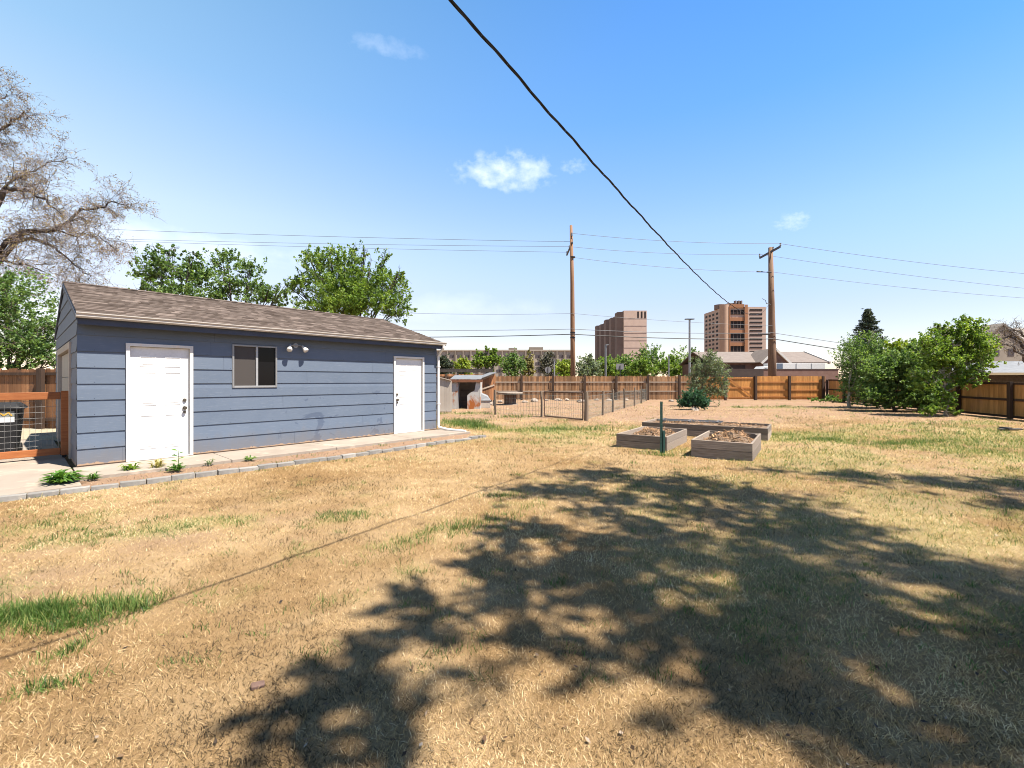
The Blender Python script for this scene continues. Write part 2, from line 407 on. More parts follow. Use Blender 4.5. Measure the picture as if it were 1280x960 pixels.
# shingles
t = NT('shingle')
v = t.coords()
tt = t.attr('tint')
col = t.ramp(tt, [(0, (.035, .024, .018)), (.3, (.070, .053, .043)), (.65, (.115, .088, .074)), (1, (.19, .15, .128))])
col = t.mix(.3, col, t.mix(t.noise(v, 1.1, 4), C(.065, .049, .040), C(.11, .086, .072)))
g = t.noise(v, 160, 2, .7)
col = t.mix(1.0, col, t.ramp(g, [(0.25, (.6, .6, .6)), (.75, (1.3, 1.3, 1.3))]), 'MULTIPLY')
M['shingle'] = t.out(t.bsdf(col, .95, 0, t.bump(g, .5, .004), .15))

# ground
t = NT('ground')
v = t.n('ShaderNodeTexCoord').outputs['Object']
def mp(sc): return t.n('ShaderNodeMapping', {0: v, 'Scale': sc}).outputs[0]
big = t.noise(v, .35, 5, .6); mid = t.noise(v, 2.3, 6, .65, .5); fin = t.noise(v, 38, 6, .7, 1.5); vf = t.noise(mp((1, 1.5, 1)), 95, 5, .8, 3.0)
straw = t.mix(t.n('ShaderNodeMapRange', {0: mid, 1: .3, 2: .7}).outputs[0], C(.215, .140, .068), C(.32, .228, .127))
straw = t.mix(t.n('ShaderNodeMapRange', {0: big, 1: .42, 2: .60}).outputs[0], straw, C(.185, .112, .049))
straw = t.mix(1.0, straw, t.ramp(vf, [(.29, (.30, .26, .22)), (.42, (.9, .9, .9)), (.56, (1.1, 1.1, 1.1)), (.72, (1.5, 1.5, 1.45))]), 'MULTIPLY')
dirt = t.mix(mid, C(.17, .103, .064), C(.30, .205, .142))
dirt = t.mix(1.0, dirt, t.ramp(fin, [(.3, (.65, .6, .58)), (.55, (1, 1, 1)), (.8, (1.25, 1.25, 1.25))]), 'MULTIPLY')
green = t.mix(fin, C(.085, .115, .03), C(.26, .27, .09))
col = t.mix(t.math('ADD', t.attr('dirt'), t.math('MULTIPLY', t.math('SUBTRACT', fin, .5), .6), True), straw, dirt)
ga = t.math('MULTIPLY', t.attr('green'), t.n('ShaderNodeMapRange', {0: fin, 1: .3, 2: .62}).outputs[0], True)
col = t.mix(t.math('MULTIPLY', ga, .85), col, green)
M['ground'] = t.out(t.bsdf(col, .97, 0, t.bump(t.math('ADD', fin, t.math('MULTIPLY', vf, .6)), .6, .025), .1))

M['dry_blade'] = leaf_mat('dry_blade', [(0, (.025, .018, .009)), (.11, (.11, .065, .028)), (.34, (.325, .213, .104)), (.8, (.52, .38, .21)), (1, (.68, .545, .355))], .25, .7)
M['green_blade'] = leaf_mat('green_blade', [(0, (.025, .055, .010)), (.35, (.06, .12, .022)), (.65, (.12, .19, .045)), (.85, (.22, .24, .075)), (1, (.40, .33, .14))], .35, .5)
M['litter'] = leaf_mat('litter', [(0, (.02, .014, .009)), (.6, (.07, .04, .022)), (.9, (.16, .10, .055)), (1, (.36, .32, .27))], .1)
M['weed_leaf'] = leaf_mat('weed_leaf', [(0, (.03, .075, .015)), (.6, (.07, .155, .03)), (1, (.13, .23, .05))], .3, .45)
M['leaf_mid'] = leaf_mat('leaf_mid', [(0, (.045, .09, .028)), (.5, (.115, .195, .058)), (1, (.24, .32, .115))], .45)
M['leaf_light'] = leaf_mat('leaf_light', [(0, (.06, .12, .02)), (.5, (.13, .22, .04)), (1, (.24, .32, .075))])
M['leaf_bright'] = leaf_mat('leaf_bright', [(0, (.055, .11, .018)), (.5, (.135, .22, .038)), (1, (.27, .34, .075))], .45)
M['leaf_yellow'] = leaf_mat('leaf_yellow', [(0, (.12, .18, .02)), (.5, (.22, .29, .035)), (1, (.34, .38, .07))])
M['leaf_olive'] = leaf_mat('leaf_olive', [(0, (.15, .14, .05)), (.5, (.25, .225, .09)), (1, (.36, .31, .14))])
M['leaf_grey'] = leaf_mat('leaf_grey', [(0, (.075, .105, .06)), (.5, (.15, .19, .11)), (1, (.26, .30, .19))])
M['leaf_blue'] = leaf_mat('leaf_blue', [(0, (.02, .06, .035)), (.5, (.045, .115, .065)), (1, (.09, .18, .105))])
M['leaf_dark'] = leaf_mat('leaf_dark', [(0, (.02, .035, .02)), (.5, (.045, .065, .04)), (1, (.085, .10, .065))], .15)
M['leaf_greydark'] = leaf_mat('leaf_greydark', [(0, (.06, .06, .045)), (.5, (.11, .11, .08)), (1, (.17, .165, .12))], .15)
M['bud'] = leaf_mat('bud', [(0, (.12, .075, .04)), (.5, (.22, .15, .075)), (1, (.30, .245, .10))], .2)

# ------------------------------------------------------------------ garage frame of reference
G0 = Vector((-7.283, 7.357, 0.0))
GU = Vector((.663, .7486, 0)).normalized()
GV = Vector((-GU.y, GU.x, 0))
GR = math.atan2(GU.y, GU.x)
GL, GD = 7.58, 6.0
def to_local(x, y):
    dx, dy = x - G0.x, y - G0.y
    return dx * GU.x + dy * GU.y, dx * GV.x + dy * GV.y
def to_world(u, v, z=0.0): return G0 + GU * u + GV * v + Vector((0, 0, z))

# raised beds: front-left corner, direction along the front, size
BA = Vector((.832, -.555, 0)).normalized(); BB = Vector((-BA.y, BA.x, 0))
BEDS = [(Vector((3.57, 8.74, 0)), 1.08, 1.9, .335), (Vector((2.38, 10.0, 0)), 1.12, 1.95, .30), (Vector((3.75, 12.66, 0)), 3.15, 1.42, .315)]
def in_beds(x, y, pad=.03):
    r = np.zeros_like(x, dtype=bool)
    for o, a, b, h in BEDS:
        u = (x - o.x) * BA.x + (y - o.y) * BA.y; w = (x - o.x) * BB.x + (y - o.y) * BB.y
        r |= (u > -pad) & (u < a + pad) & (w > -pad) & (w < b + pad)
    return r

def ell(x, y, cx, cy, rx, ry, ang=0.0):
    c, s = math.cos(ang), math.sin(ang); dx, dy = x - cx, y - cy
    return ((dx * c + dy * s) / rx) ** 2 + ((-dx * s + dy * c) / ry) ** 2
def green_f(x, y):
    """where green grass grows, 0..1 (thin), separate list of thick patches below"""
    n = fbm(x * .9 + 3, y * .9 + 8); n2 = fbm(x * 2.6 + 30, y * 2.6)
    g = np.zeros_like(x)
    for cx, cy, rx, ry, ang, w in THIN:
        e = ell(x, y, cx, cy, rx, ry, ang)
        g = np.maximum(g, w * np.clip(1.6 - e * 1.2, 0, 1) * np.clip((n * .5 + n2 * .5 - .36) * 5, 0, 1))
    base = np.clip((n2 - .66) * 4, 0, .4) * (y > 3)
    return np.clip(np.maximum(g, base), 0, 1)
THIN = [(1.9, 13.6, 2.7, 1.9, .0, .95), (-1.5, 15.2, .9, 2.1, .5, 1.0), (8.6, 10.9, 2.4, 2.2, -.3, 1.0), (11.5, 11.2, 3.4, 2.6, -.2, .8), (8.0, 8.0, 3.8, 1.7, -.3, .6),
        (14.5, 15.0, 4.0, 1.0, .3, .7), (-3.4, 4.6, .7, .35, .5, .8), (-4.2, 4.2, .4, .3, .5, .6), (-1.9, 4.9, .35, .2, .6, .7), (3.6, 5.2, 3.2, 1.8, -.3, .42), (4.0, 9.2, 1.6, .5, -.5, .6),
        (-5.0, 4.6, .7, .4, .6, .5), (3.2, 3.2, 2.4, 1.5, -.2, .45), (15.5, 24.5, 4, 1.2, 0, .5), (-2, 20, 1.4, .6, 0, .6), (5.5, 13.6, .8, .9, 0, .6), (9.6, 9.2, 3.6, 2.4, -.2, .8), (12.5, 13.0, 3.5, 1.5, .2, .8), (6.4, 7.2, 2.6, 1.2, -.4, .6), (0.5, 11.0, 2.4, 1.2, .3, .4)]
THICK = [(-3.0, 2.83, .60, .13, .24, .10, 4600), (-2.75, 2.72, .3, .09, .3, .07, 700), (-2.5, 2.47, .10, .13, .3, .07, 260), (-2.28, 2.16, .20, .06, .35, .06, 260), (-.55, 4.45, .85, .22, .75, .07, 1500), (-.12, 5.75, .32, .14, .3, .06, 420),
         (-2.2, 3.03, .25, .05, .3, .05, 160), (-1.5, 15.0, .55, 1.7, .55, .16, 2600), (7.9, 11.2, 1.1, .6, .2, .09, 1300), (8.9, 10.3, 1.0, .45, .2, .10, 1100), (10.3, 10.9, 1.2, .5, .1, .08, 900), (7.2, 12.2, .7, .4, .2, .08, 500), (12.6, 10.6, 1.0, .5, .1, .08, 700), (9.8, 9.2, .8, .3, .2, .08, 400), (10.5, 8.6, .5, .25, .2, .08, 260), (1.6, 13.4, 1.6, .5, 0, .13, 900), (5.1, 10.2, .35, .12, 1.0, .12, 260),
         (-6.1, 5.75, .9, .10, .80, .06, 700), (-3.6, 19.5, .5, .3, 0, .25, 200), (.2, 18.2, .9, .4, 0, .2, 260), (3.0, 8.8, .5, .15, -.5, .10, 220), (-2.0, 2.62, .12, .05, .4, .06, 90), (-1.55, 2.6, .12, .06, .2, .05, 60)]
def dirt_f(x, y):
    n = fbm(x * .6 + 50, y * .6 + 20); n2 = fbm(x * 1.9 + 5, y * 1.9 + 77)
    d = np.clip((n * .6 + n2 * .4 - .60) * 5, 0, .55)
    far = np.clip((y - 13.5 + (n - .5) * 8) / 5, 0, 1) * .8
    d = np.maximum(d, far)
    u, w = to_local(x, y)
    d = np.maximum(d, ((u > -.6) & (u < 7.8) & (w < -1.1) & (w > -2.2 + .012 * (u - 4) ** 2)) * 1.0)
    d = np.maximum(d, np.clip(1.3 - ell(x, y, 7.2, 17.5, 4.2, 2.4, 0), 0, 1))
    return np.clip(d, 0, 1)
def ground_z(x, y):
    s = np.clip((np.hypot(x, y) - 0.5) / 4, .3, 1)
    u, w = to_local(x, y)
    d = np.maximum(np.maximum(-u - 5, u - GL), np.maximum(-w - 1.7, w - GD))
    k = np.clip(d / 1.5, 0, 1)
    far = np.clip((45 - np.hypot(x, y)) / 10, 0, 1)
    return ((fbm(x * .45, y * .45) - .5) * .06 + (fbm(x * 2.6 + 9, y * 2.6) - .5) * .045) * s * k * far - .004

# ------------------------------------------------------------------ ground sheet
def axis(lo, hi, st, far):
    a = list(np.arange(lo, hi + st / 2, st)); e = st
    p = a[-1]
    while p < far: e *= 1.5; p += e; a.append(p)
    e = st; p = a[0]; pre = []
    while p > -far: e *= 1.5; p -= e; pre.append(p)
    return np.array(pre[::-1] + a)
gx = axis(-16, 24, .16, 2600); gy = axis(-4, 36, .16, 2600)
XX, YY = np.meshgrid(gx, gy)
ZZ = ground_z(XX, YY)
V = np.stack([XX.ravel(), YY.ravel(), ZZ.ravel()], 1)
nx, ny = len(gx), len(gy)
i, j = np.meshgrid(np.arange(nx - 1), np.arange(ny - 1)); i = i.ravel(); j = j.ravel()
Fq = np.stack([j * nx + i, j * nx + i + 1, (j + 1) * nx + i + 1, (j + 1) * nx + i], 1)
gr = np_mesh('ground', V, Fq, np.zeros(len(Fq)), M['ground'], smooth=True)
tag(gr, kind='structure')
for nm, fn in (('dirt', dirt_f), ('green', green_f)):
    a = gr.data.attributes.new(nm, 'FLOAT', 'POINT'); a.data.foreach_set('value', fn(V[:, 0], V[:, 1]).astype(np.float32))

def struct(o): return tag(o, kind='structure')
# concrete walkway along the garage and the driveway apron beside it
b = MB()
for k in range(4):
    x0 = -.06 + k * 2.0; b.box(x0, min(x0 + 1.99, 7.9), -1.15, .02, -.12, .05)
o = struct(b.build('walkway', M['concrete'], bevel=.006)); o.location = G0; o.rotation_euler.z = GR
b = MB()
for k in range(3):
    for m_ in range(4): b.box(-.07 - 2.5 * (k + 1), -.075 - 2.5 * k, -1.72 + 2.9 * m_, 1.17 + 2.9 * m_, -.12, .035)
o = struct(b.build('driveway', M['concrete'], bevel=.006)); o.location = G0; o.rotation_euler.z = GR
b = MB(); b.prism([(-2.6, -1.5, .02), (-1.28, -1.45, .02), (-1.18, -1.0, .02), (-1.3, -.35, .02), (-1.75, -.12, .02), (-2.6, -.2, .02)], (0, 0, .022))
o = struct(b.build('driveway_patch', M['pink_concrete'], bevel=.004)); o.location = G0; o.rotation_euler.z = GR

# ------------------------------------------------------------------ grass blades
rs = np.random.RandomState(11)
def blades(name, x, y, length, width, lean, mat, tint, label, cat, curl=.4):
    n = len(x); z = ground_z(x, y) - .003
    az = rs.rand(n) * 2 * np.pi; la = lean
    d = np.stack([np.cos(az) * np.sin(la), np.sin(az) * np.sin(la), np.cos(la)], 1)
    sa = rs.rand(n) * 2 * np.pi
    side = np.stack([np.cos(sa), np.sin(sa), np.zeros(n)], 1) * (width / 2)[:, None]
    b0 = np.stack([x, y, z], 1)
    mid = b0 + d * (length * .55)[:, None]
    d2 = d + np.stack([np.cos(az), np.sin(az), -np.ones(n) * .5], 1) * (curl * rs.rand(n))[:, None]
    d2 /= np.linalg.norm(d2, axis=1)[:, None]
    tip = mid + d2 * (length * .45)[:, None]
    tip[:, 2] = np.maximum(tip[:, 2], z + .004)
    V = np.stack([b0 - side, b0 + side, mid + side * .8, mid - side * .8, tip], 1).reshape(-1, 3)
    base = np.arange(n) * 5
    Fq = np.concatenate([np.stack([base, base + 1, base + 2], 1), np.stack([base, base + 2, base + 3], 1), np.stack([base + 3, base + 2, base + 4], 1)])
    o = np_mesh(name, V, Fq, np.concatenate([tint] * 3), mat)
    return tag(o, label, cat, kind='stuff')
def leaves_flat(x, y, size):
    n = len(x); a = rs.rand(n) * 6.283; z = ground_z(x, y) + .012 + .012 * rs.rand(n)
    c = np.stack([x, y, z], 1); d = np.stack([np.cos(a), np.sin(a), rs.normal(0, .35, n)], 1) * size[:, None]; s_ = np.stack([-np.sin(a), np.cos(a), rs.normal(0, .35, n)], 1) * (size * .5)[:, None]
    return np.stack([c - d, c + s_, c + d, c - s_], 1).reshape(-1, 3), np.arange(n * 4).reshape(n, 4)
def free(x, y):
    u, w = to_local(x, y)
    ok = ~((u > -8) & (u < GL + .32) & (w > -1.16) & (w < 9) & ~((u > .0) & (w < -1.14)))
    ok &= ~((u > -8) & (u < -.0) & (w > -1.72) & (w < 9))
    edge_y = -2.2 + .012 * (u - 4) ** 2
    ok &= ~((u > -2.2) & (u < 7.6) & (np.abs(w - edge_y) < .06))
    return ok & ~in_beds(x, y)
N = 800000
Y = 1.0 * np.exp(rs.rand(N) ** 1.15 * math.log(26))
X = (rs.rand(N) * 2 - 1) * (1.32 * Y + .8)
d = dirt_f(X, Y)
keep = free(X, Y) & (rs.rand(N) > d * .85)
X, Y = X[keep], Y[keep]
nn = len(X); gsc = np.maximum(1, Y / 3.0)
tn = np.clip(rs.normal(.50, .29, nn) + (fbm(X * .9, Y * .9) - .5) * 1.3 + (vnoise(X * 7, Y * 7) - .5) * .55, 0, 1)
# low thatch: long thin straws lying almost flat
blades('dry_grass', X, Y, (.014 + .030 * rs.rand(nn)) * gsc ** .45, .0026 * gsc ** .8, np.clip(rs.normal(1.05, .36, nn), .1, 1.5), M['dry_blade'], tn, 'short straw-dry lawn grass covering the yard', 'grass')

gxs, gys, gl, gw, gln, gt = [], [], [], [], [], []
for cx, cy, rx, ry, ang, h, n in THICK:
    r = np.sqrt(rs.rand(n)) * (1 + .42 * rs.randn(n)); a = rs.rand(n) * 2 * np.pi
    px_, py_ = r * np.cos(a) * rx, r * np.sin(a) * ry
    x = cx + px_ * math.cos(ang) - py_ * math.sin(ang); y = cy + px_ * math.sin(ang) + py_ * math.cos(ang)
    keep = vnoise(x * 9 + 3, y * 9) * .6 + vnoise(x * 3.1 + 3, y * 3.1) * .4 > .36
    x, y = x[keep], y[keep]; n = len(x)
    gxs.append(x); gys.append(y); gl.append(h * (.5 + .8 * rs.rand(n))); gw.append(np.full(n, .0042) * max(1, cy / 4) ** .8); gln.append(np.abs(rs.normal(.6, .38, n))); gt.append(np.clip(rs.normal(.46, .30, n) + .25 * (np.abs(r[keep]) - .7), 0, 1))
for q in range(760):
    cy = 2.2 * math.exp(rs.rand() * math.log(8)); cx = (rs.rand() * 2 - 1) * (1.25 * cy + .8)
    if q < 330:
        th = THIN[rs.randint(0, len(THIN))]; a = rs.rand() * 6.283; r = math.sqrt(rs.rand())
        cx, cy = th[0] + th[2] * r * math.cos(a), th[1] + th[3] * r * math.sin(a)
    k_ = int(10 + 22 * rs.rand()); sz = max(1, cy / 4) ** .8; dk = rs.rand()
    gxs.append(cx + rs.normal(size=k_) * .035 * sz * 1.3); gys.append(cy + rs.normal(size=k_) * .03 * sz); gl.append((.03 + .04 * rs.rand(k_)) * sz ** .8); gw.append(np.full(k_, .0038) * sz)
    gln.append(np.abs(rs.normal(.65, .35, k_))); gt.append(np.clip(rs.normal(.18 if dk < .5 else .42, .2, k_), 0, 1))
n = 420000
y = 2.0 * np.exp(rs.rand(n) * math.log(15)); x = (rs.rand(n) * 2 - 1) * (1.3 * y + 1)
keep = (rs.rand(n) < green_f(x, y) ** 1.3 * .8) & free(x, y); x, y = x[keep], y[keep]; n = len(x); s_ = np.maximum(1, y / 3.5)
gxs.append(x); gys.append(y); gl.append((.022 + .035 * rs.rand(n)) * s_ ** .6); gw.append(.0034 * s_ ** .9); gln.append(np.abs(rs.normal(.75, .35, n))); gt.append(np.clip(rs.normal(.55, .28, n), 0, 1))
x, y = np.concatenate(gxs), np.concatenate(gys)
k = free(x, y)
cat_ = lambda q: np.concatenate(q)[k]
blades('green_grass', x[k], y[k], cat_(gl), cat_(gw), cat_(gln), M['green_blade'], cat_(gt), 'green grass tufts and low weeds growing through the dry lawn', 'grass', curl=.6)

nl = 700
ly = 1.6 * np.exp(rs.rand(nl) * math.log(9)); lx = (rs.rand(nl) * 2 - 1) * (1.25 * ly + .6)
k = free(lx, ly); lx, ly = lx[k], ly[k]; nl = len(lx)
lv, lf = leaves_flat(lx, ly, (.005 + .011 * rs.rand(nl)) * np.maximum(1, ly / 4) ** .7)
tag(np_mesh('leaf_litter', lv, lf, rs.rand(nl), M['litter']), 'tiny dead leaves and bits scattered over the dry lawn', 'litter', kind='stuff')

# ------------------------------------------------------------------ garage
ga = thing('garage', 'blue-grey lap-sided garage with brown shingle roof and two white doors', 'garage', G0, GR)
ZB, CS = .073, .2755
SL = .303
def zr(y): return 2.60 + SL * (min(y, GD - y) + .30)
def lap_off(z):
    f = ((z - ZB) / CS) % 1.0
    return .004 + .016 * (1 - f)
D1, D2, WI = (.604, 1.594, .0, 2.175), (6.11, 7.12, .0, 2.175), (2.264, 3.133, 1.355, 2.255)
def lap_wall(b, x0, x1, z0, z1, openings, put):
    xs = sorted({x0, x1} | {q for o in openings for q in o[:2] if x0 < q < x1})
    zc = [z0] + [ZB + CS * k for k in range(0, 14) if z0 + .01 < ZB + CS * k < z1 - .01] + [z1]
    zs = sorted(set(zc) | {q for o in openings for q in o[2:] if z0 < q < z1})
    for zi, za in enumerate(zs[:-1]):
        zb = zs[zi + 1]
        tint = random.Random(int(za / CS * 10 + 3)).random()
        for xi, xa in enumerate(xs[:-1]):
            xb = xs[xi + 1]; cx, cz = (xa + xb) / 2, (za + zb) / 2
            if any(o[0] < cx < o[1] and o[2] < cz < o[3] for o in openings): continue
            oa, ob = lap_off(za + 1e-5), lap_off(zb - 1e-5)
            b.face([put(xa, oa, za), put(xb, oa, za), put(xb, ob, zb), put(xa, ob, zb)], 0, tint)
            b.face([put(xa, .0, za), put(xb, .0, za), put(xb, oa, za), put(xa, oa, za)], 0, tint)
b = MB()
lap_wall(b, -.012, GL + .012, .02, 2.62, [D1, D2, WI], lambda x, o, z: (x, -o, z))
# gable toward the driveway, laps clipped under the roof line
GDO = (1.2, 4.8, .0, 2.23)
zc = [.02] + [ZB + CS * k for k in range(14)]
for za, zb in zip(zc[:-1], zc[1:]):
    tint = random.random()
    def yr(z): return max(0.0, (z - 2.572) / SL - .30)
    segs = [(-.004, GD + .004)]
    if za < 2.23: segs = [(-.004, 1.2), (4.8, GD + .004)]
    if za < 2.23 < zb: 
        segs = [(-.004, 1.2), (4.8, GD + .004)]
        oa, ob = lap_off(2.23), lap_off(zb - 1e-5)
        b.face([(-oa, 1.2, 2.23), (-ob, 1.2, zb), (-ob, 4.8, zb), (-oa, 4.8, 2.23)], 0, tint)
    for ya, yb in segs:
        ya0, ya1 = max(ya, yr(za)), max(ya, yr(zb)); yb0, yb1 = min(yb, GD - yr(za)), min(yb, GD - yr(zb))
        if ya0 >= yb0: continue
        if ya1 > yb1: ya1 = yb1 = GD / 2
        oa, ob = lap_off(za + 1e-5), lap_off(zb - 1e-5)
        b.face([(-oa, ya0, za), (-ob, ya1, zb), (-ob, yb1, zb), (-oa, yb0, za)], 0, tint)
        b.face([(0, ya0, za), (-oa, ya0, za), (-oa, yb0, za), (0, yb0, za)], 0, tint)
# right gable and rear wall, plain
b.face([(GL, 0, .02), (GL, GD, .02), (GL, GD, 2.60), (GL, GD / 2, zr(GD / 2) - .04), (GL, 0, 2.60)], 0)
b.face([(0, GD, .02), (GL, GD, .02), (GL, GD, 2.66), (0, GD, 2.66)], 0)
rj = random.Random(31)
zc = [.02] + [ZB + CS * k for k in range(10)]
for ki, (za, zb) in enumerate(zip(zc[:-1], zc[1:])):    # butt joints and nail heads on the front boards
    zb = min(zb, 2.5)
    for x in [q for q in (rj.uniform(.3, 2.2), rj.uniform(3.2, 5.9)) if rj.random() < .8]:
        if any(o[0] - .03 < x < o[1] + .03 and o[2] < (za + zb) / 2 < o[3] for o in (D1, D2, WI)): continue
        oa, ob = lap_off(za + 1e-5) + .0015, lap_off(zb - 1e-5) + .0015
        b.face([(x, -oa, za + .004), (x + .004, -oa, za + .004), (x + .004, -ob, zb - .004), (x, -ob, zb - .004)], 1)
    for n_ in range(19):
        x = .2 + n_ * .4064
        if x > GL or any(o[0] - .03 < x < o[1] + .03 and o[2] < za + .03 < o[3] for o in (D1, D2, WI)): continue
        z = za + .025; o_ = lap_off(z) + .0012
        if ki: b.face([(x + .006 * math.cos(a), -o_, z + .006 * math.sin(a)) for a in [k * math.pi / 3 for k in range(6)]][::-1], 1)
wall = b.build('wall', [M['siding'], M['navy']], ga, fix=False)
b = MB(); b.box(-.03, GL + .0, 0.006, .03, 1.0, 1.01)
# inner lining keeps the inside dark
b = MB(); b.box(.03, GL - .03, 1.0, 1.05, .06, 2.6); b.build('inner_partition', M['dark_inside'], ga)
# roof
b = MB(); XL, XR = -.03, GL + .10
def rp(x, s, up): # s = distance from the eave edge measured in plan
    return Vector((x, -.30 + s, 2.60 + SL * s + up))
half = GD / 2 + .30
for sgn in (0, 1):
    def q(x, s, up):
        p = rp(x, s, up); return (p.x, GD - p.y, p.z) if sgn else tuple(p)
    b.hexa([q(XL, 0, -.03), q(XR, 0, -.03), q(XR, half, -.03), q(XL, half, -.03), q(XL, 0, .0), q(XR, 0, .0), q(XR, half, .0), q(XL, half, .0)], 1, .5)
ex = .138; nc = int(half / ex) + 1
rng = random.Random(21)
for sgn in (0, 1):
    for c in range(nc):
        s0 = -.02 + c * ex; s1 = min(s0 + ex + .01, half)
        x = XL - rng.random() * .2
        while x < XR:
            wd = rng.uniform(.11, .30); xa, xb = max(x, XL), min(x + wd, XR)
            if xb - xa > .01:
                lift = .010 + .007 * (rng.random() < .5); tn_ = min(1, max(0, rng.gauss(.5, .24)))
                pts = [rp(xa, s0, lift), rp(xb, s0, lift), rp(xb, s1, .004), rp(xa, s1, .004), rp(xa, s0, 0), rp(xb, s0, 0)]
                if sgn: pts = [Vector((p.x, GD - p.y, p.z)) for p in pts]
                b.face(pts[:4], 0, tn_); b.face([pts[4], pts[5], pts[1], pts[0]], 0, tn_ * .6)
            x += wd
x = XL
while x < XR - .05:   # ridge caps
    x2 = min(x + .17, XR); tn_ = rng.random(); zt = rp(0, half, 0).z
    b.face([(x, GD / 2 - .14, zt - .14 * SL + .02), (x2 + .02, GD / 2 - .14, zt - .14 * SL + .028), (x2 + .02, GD / 2, zt + .03), (x, GD / 2, zt + .022)], 0, tn_)
    b.face([(x, GD / 2, zt + .022), (x2 + .02, GD / 2, zt + .03), (x2 + .02, GD / 2 + .14, zt - .14 * SL + .028), (x, GD / 2 + .14, zt - .14 * SL + .02)], 0, tn_)
    x = x2
roof = b.build('roof', [M['shingle'], M['navy']], ga, fix=False)
for sgn in (0, 1):
    yy = lambda y: GD - y if sgn else y
    for xx in (XL - .012, XR - .008):
        b = MB()
        b.hexa([(xx, yy(-.26), 2.50), (xx + .02, yy(-.26), 2.50), (xx + .02, yy(GD / 2 - .002), 2.50 + SL * (half - .04)), (xx, yy(GD / 2 - .002), 2.50 + SL * (half - .04)),
                (xx, yy(-.26), 2.575), (xx + .02, yy(-.26), 2.575), (xx + .02, yy(GD / 2 - .002), 2.575 + SL * (half - .04)), (xx, yy(GD / 2 - .002), 2.575 + SL * (half - .04))])
        b.build('rake_board', M['navy'], roof)
b = MB(); b.box(XL + .01, XR - .01, -.245, -.22, 2.43, 2.575); b.build('fascia', M['navy'], roof, bevel=.003)
b = MB(); b.box(XL + .01, XR - .01, -.22, -.022, 2.455, 2.47); b.build('soffit', M['navy'], roof)
# gutter: K-style profile
b = MB(); prof = [(-.248, 2.535), (-.30, 2.535), (-.318, 2.56), (-.318, 2.585), (-.338, 2.61), (-.338, 2.625), (-.325, 2.625), (-.325, 2.60), (-.255, 2.60), (-.248, 2.60)]
b.prism([(XL - .015, y, z) for y, z in prof], (XR - XL + .05, 0, 0)); gut = b.build('gutter', M['gutter'], ga)
b = MB(); xd = GL + .045
b.tube([(xd, -.29, 2.54), (xd, -.29, 2.47), (xd, -.10, 2.30), (xd, -.05, 2.22), (xd, -.05, .20), (xd, -.09, .12), (xd + .05, -.45, .075), (xd + .18, -1.05, .06)], [.038] * 8, 8)
for z in (1.9, .8): b.box(xd - .05, xd + .05, -.09, .0, z, z + .03)
b.build('downspout', M['white_paint'], ga)

def man_door(x0, x1, z1, hinge_right, parent):
    z0 = .055
    b = MB()
    fw = .055
    b.box(x0, x0 + fw, -.045, .10, z0, z1); b.box(x1 - fw, x1, -.045, .10, z0, z1); b.box(x0 + fw, x1 - fw, -.045, .10, z1 - fw, z1)
    b.box(x0 + fw, x1 - fw, -.035, .10, z0, z0 + .02)
    fr = b.build('door_frame', M['trim_white'], parent, bevel=.004)
    b = MB(); a0, a1, c1 = x0 + fw + .004, x1 - fw - .004, z1 - fw - .005; c0 = z0 + .024
    b.box(a0, a1, .012, .055, c0, c1, 0, .5)
    w = a1 - a0; h = c1 - c0
    for cx in (.29, .71):
        for zz, hh in ((.87, .09), (.625, .30), (.235, .30)):
            xc, zc_, pw, ph = a0 + w * cx, c0 + h * zz, w * .27, h * hh
            # raised panel: a moulded rim and a field
            for k in (0, 1):
                b.box(xc - pw / 2, xc + pw / 2, .006, .013, zc_ + (ph / 2 - .012 if k else -ph / 2), zc_ + (ph / 2 if k else -ph / 2 + .012), 0, .5)
                b.box(xc + (pw / 2 - .012 if k else -pw / 2), xc + (pw / 2 if k else -pw / 2 + .012), .006, .013, zc_ - ph / 2 + .012, zc_ + ph / 2 - .012, 0, .5)
            b.box(xc - pw / 2 + .04, xc + pw / 2 - .04, .008, .013, zc_ - ph / 2 + .04, zc_ + ph / 2 - .04, 0, .5)
    dr = b.build('door', M['white_paint'], parent, bevel=.003)
    kx = a1 - .07 if hinge_right else a0 + .07
    b = MB(); b.tube([(kx, .012, .98), (kx, -.012, .98)], .033, 14); b.tube([(kx, -.012, .98), (kx, -.035, .98), (kx, -.045, .98), (kx, -.06, .98), (kx, -.075, .98)], [.012, .012, .027, .03, .02], 14)
    b.build('knob', M['brass'], dr, smooth=False)
    b = MB(); b.tube([(kx, .012, 1.13), (kx, -.008, 1.13), (kx, -.018, 1.13)], [.032, .03, .02], 14); b.build('deadbolt', M['brass'], dr)
    b = MB(); b.tube([(kx, .012, .90), (kx, -.004, .90)], .024, 12); b.build('lock_plate', M['brass'], dr)
man_door(D1[0], D1[1], D1[3], True, ga)
man_door(D2[0], D2[1], D2[3], False, ga)
# sliding window
b = MB(); x0, x1, z0, z1 = WI
for q in ((x0, x0 + .035, z0, z1), (x1 - .035, x1, z0, z1), (x0 + .035, x1 - .035, z1 - .035, z1), (x0 + .035, x1 - .035, z0, z0 + .04)): b.box(q[0], q[1], -.03, .06, q[2], q[3])
xm = (x0 + x1) / 2 + .03
b.box(xm - .022, xm + .022, -.022, .05, z0 + .04, z1 - .035)
wf = b.build('window', M['alu'], ga, bevel=.003)
b = MB(); b.box(x0 + .035, xm - .022, .0, .012, z0 + .04, z1 - .035); b.build('screen_pane', M['screen'], wf)
b = MB(); b.box(xm + .022, x1 - .035, .02, .03, z0 + .04, z1 - .035); b.build('pane', M['dark_glass'], wf)
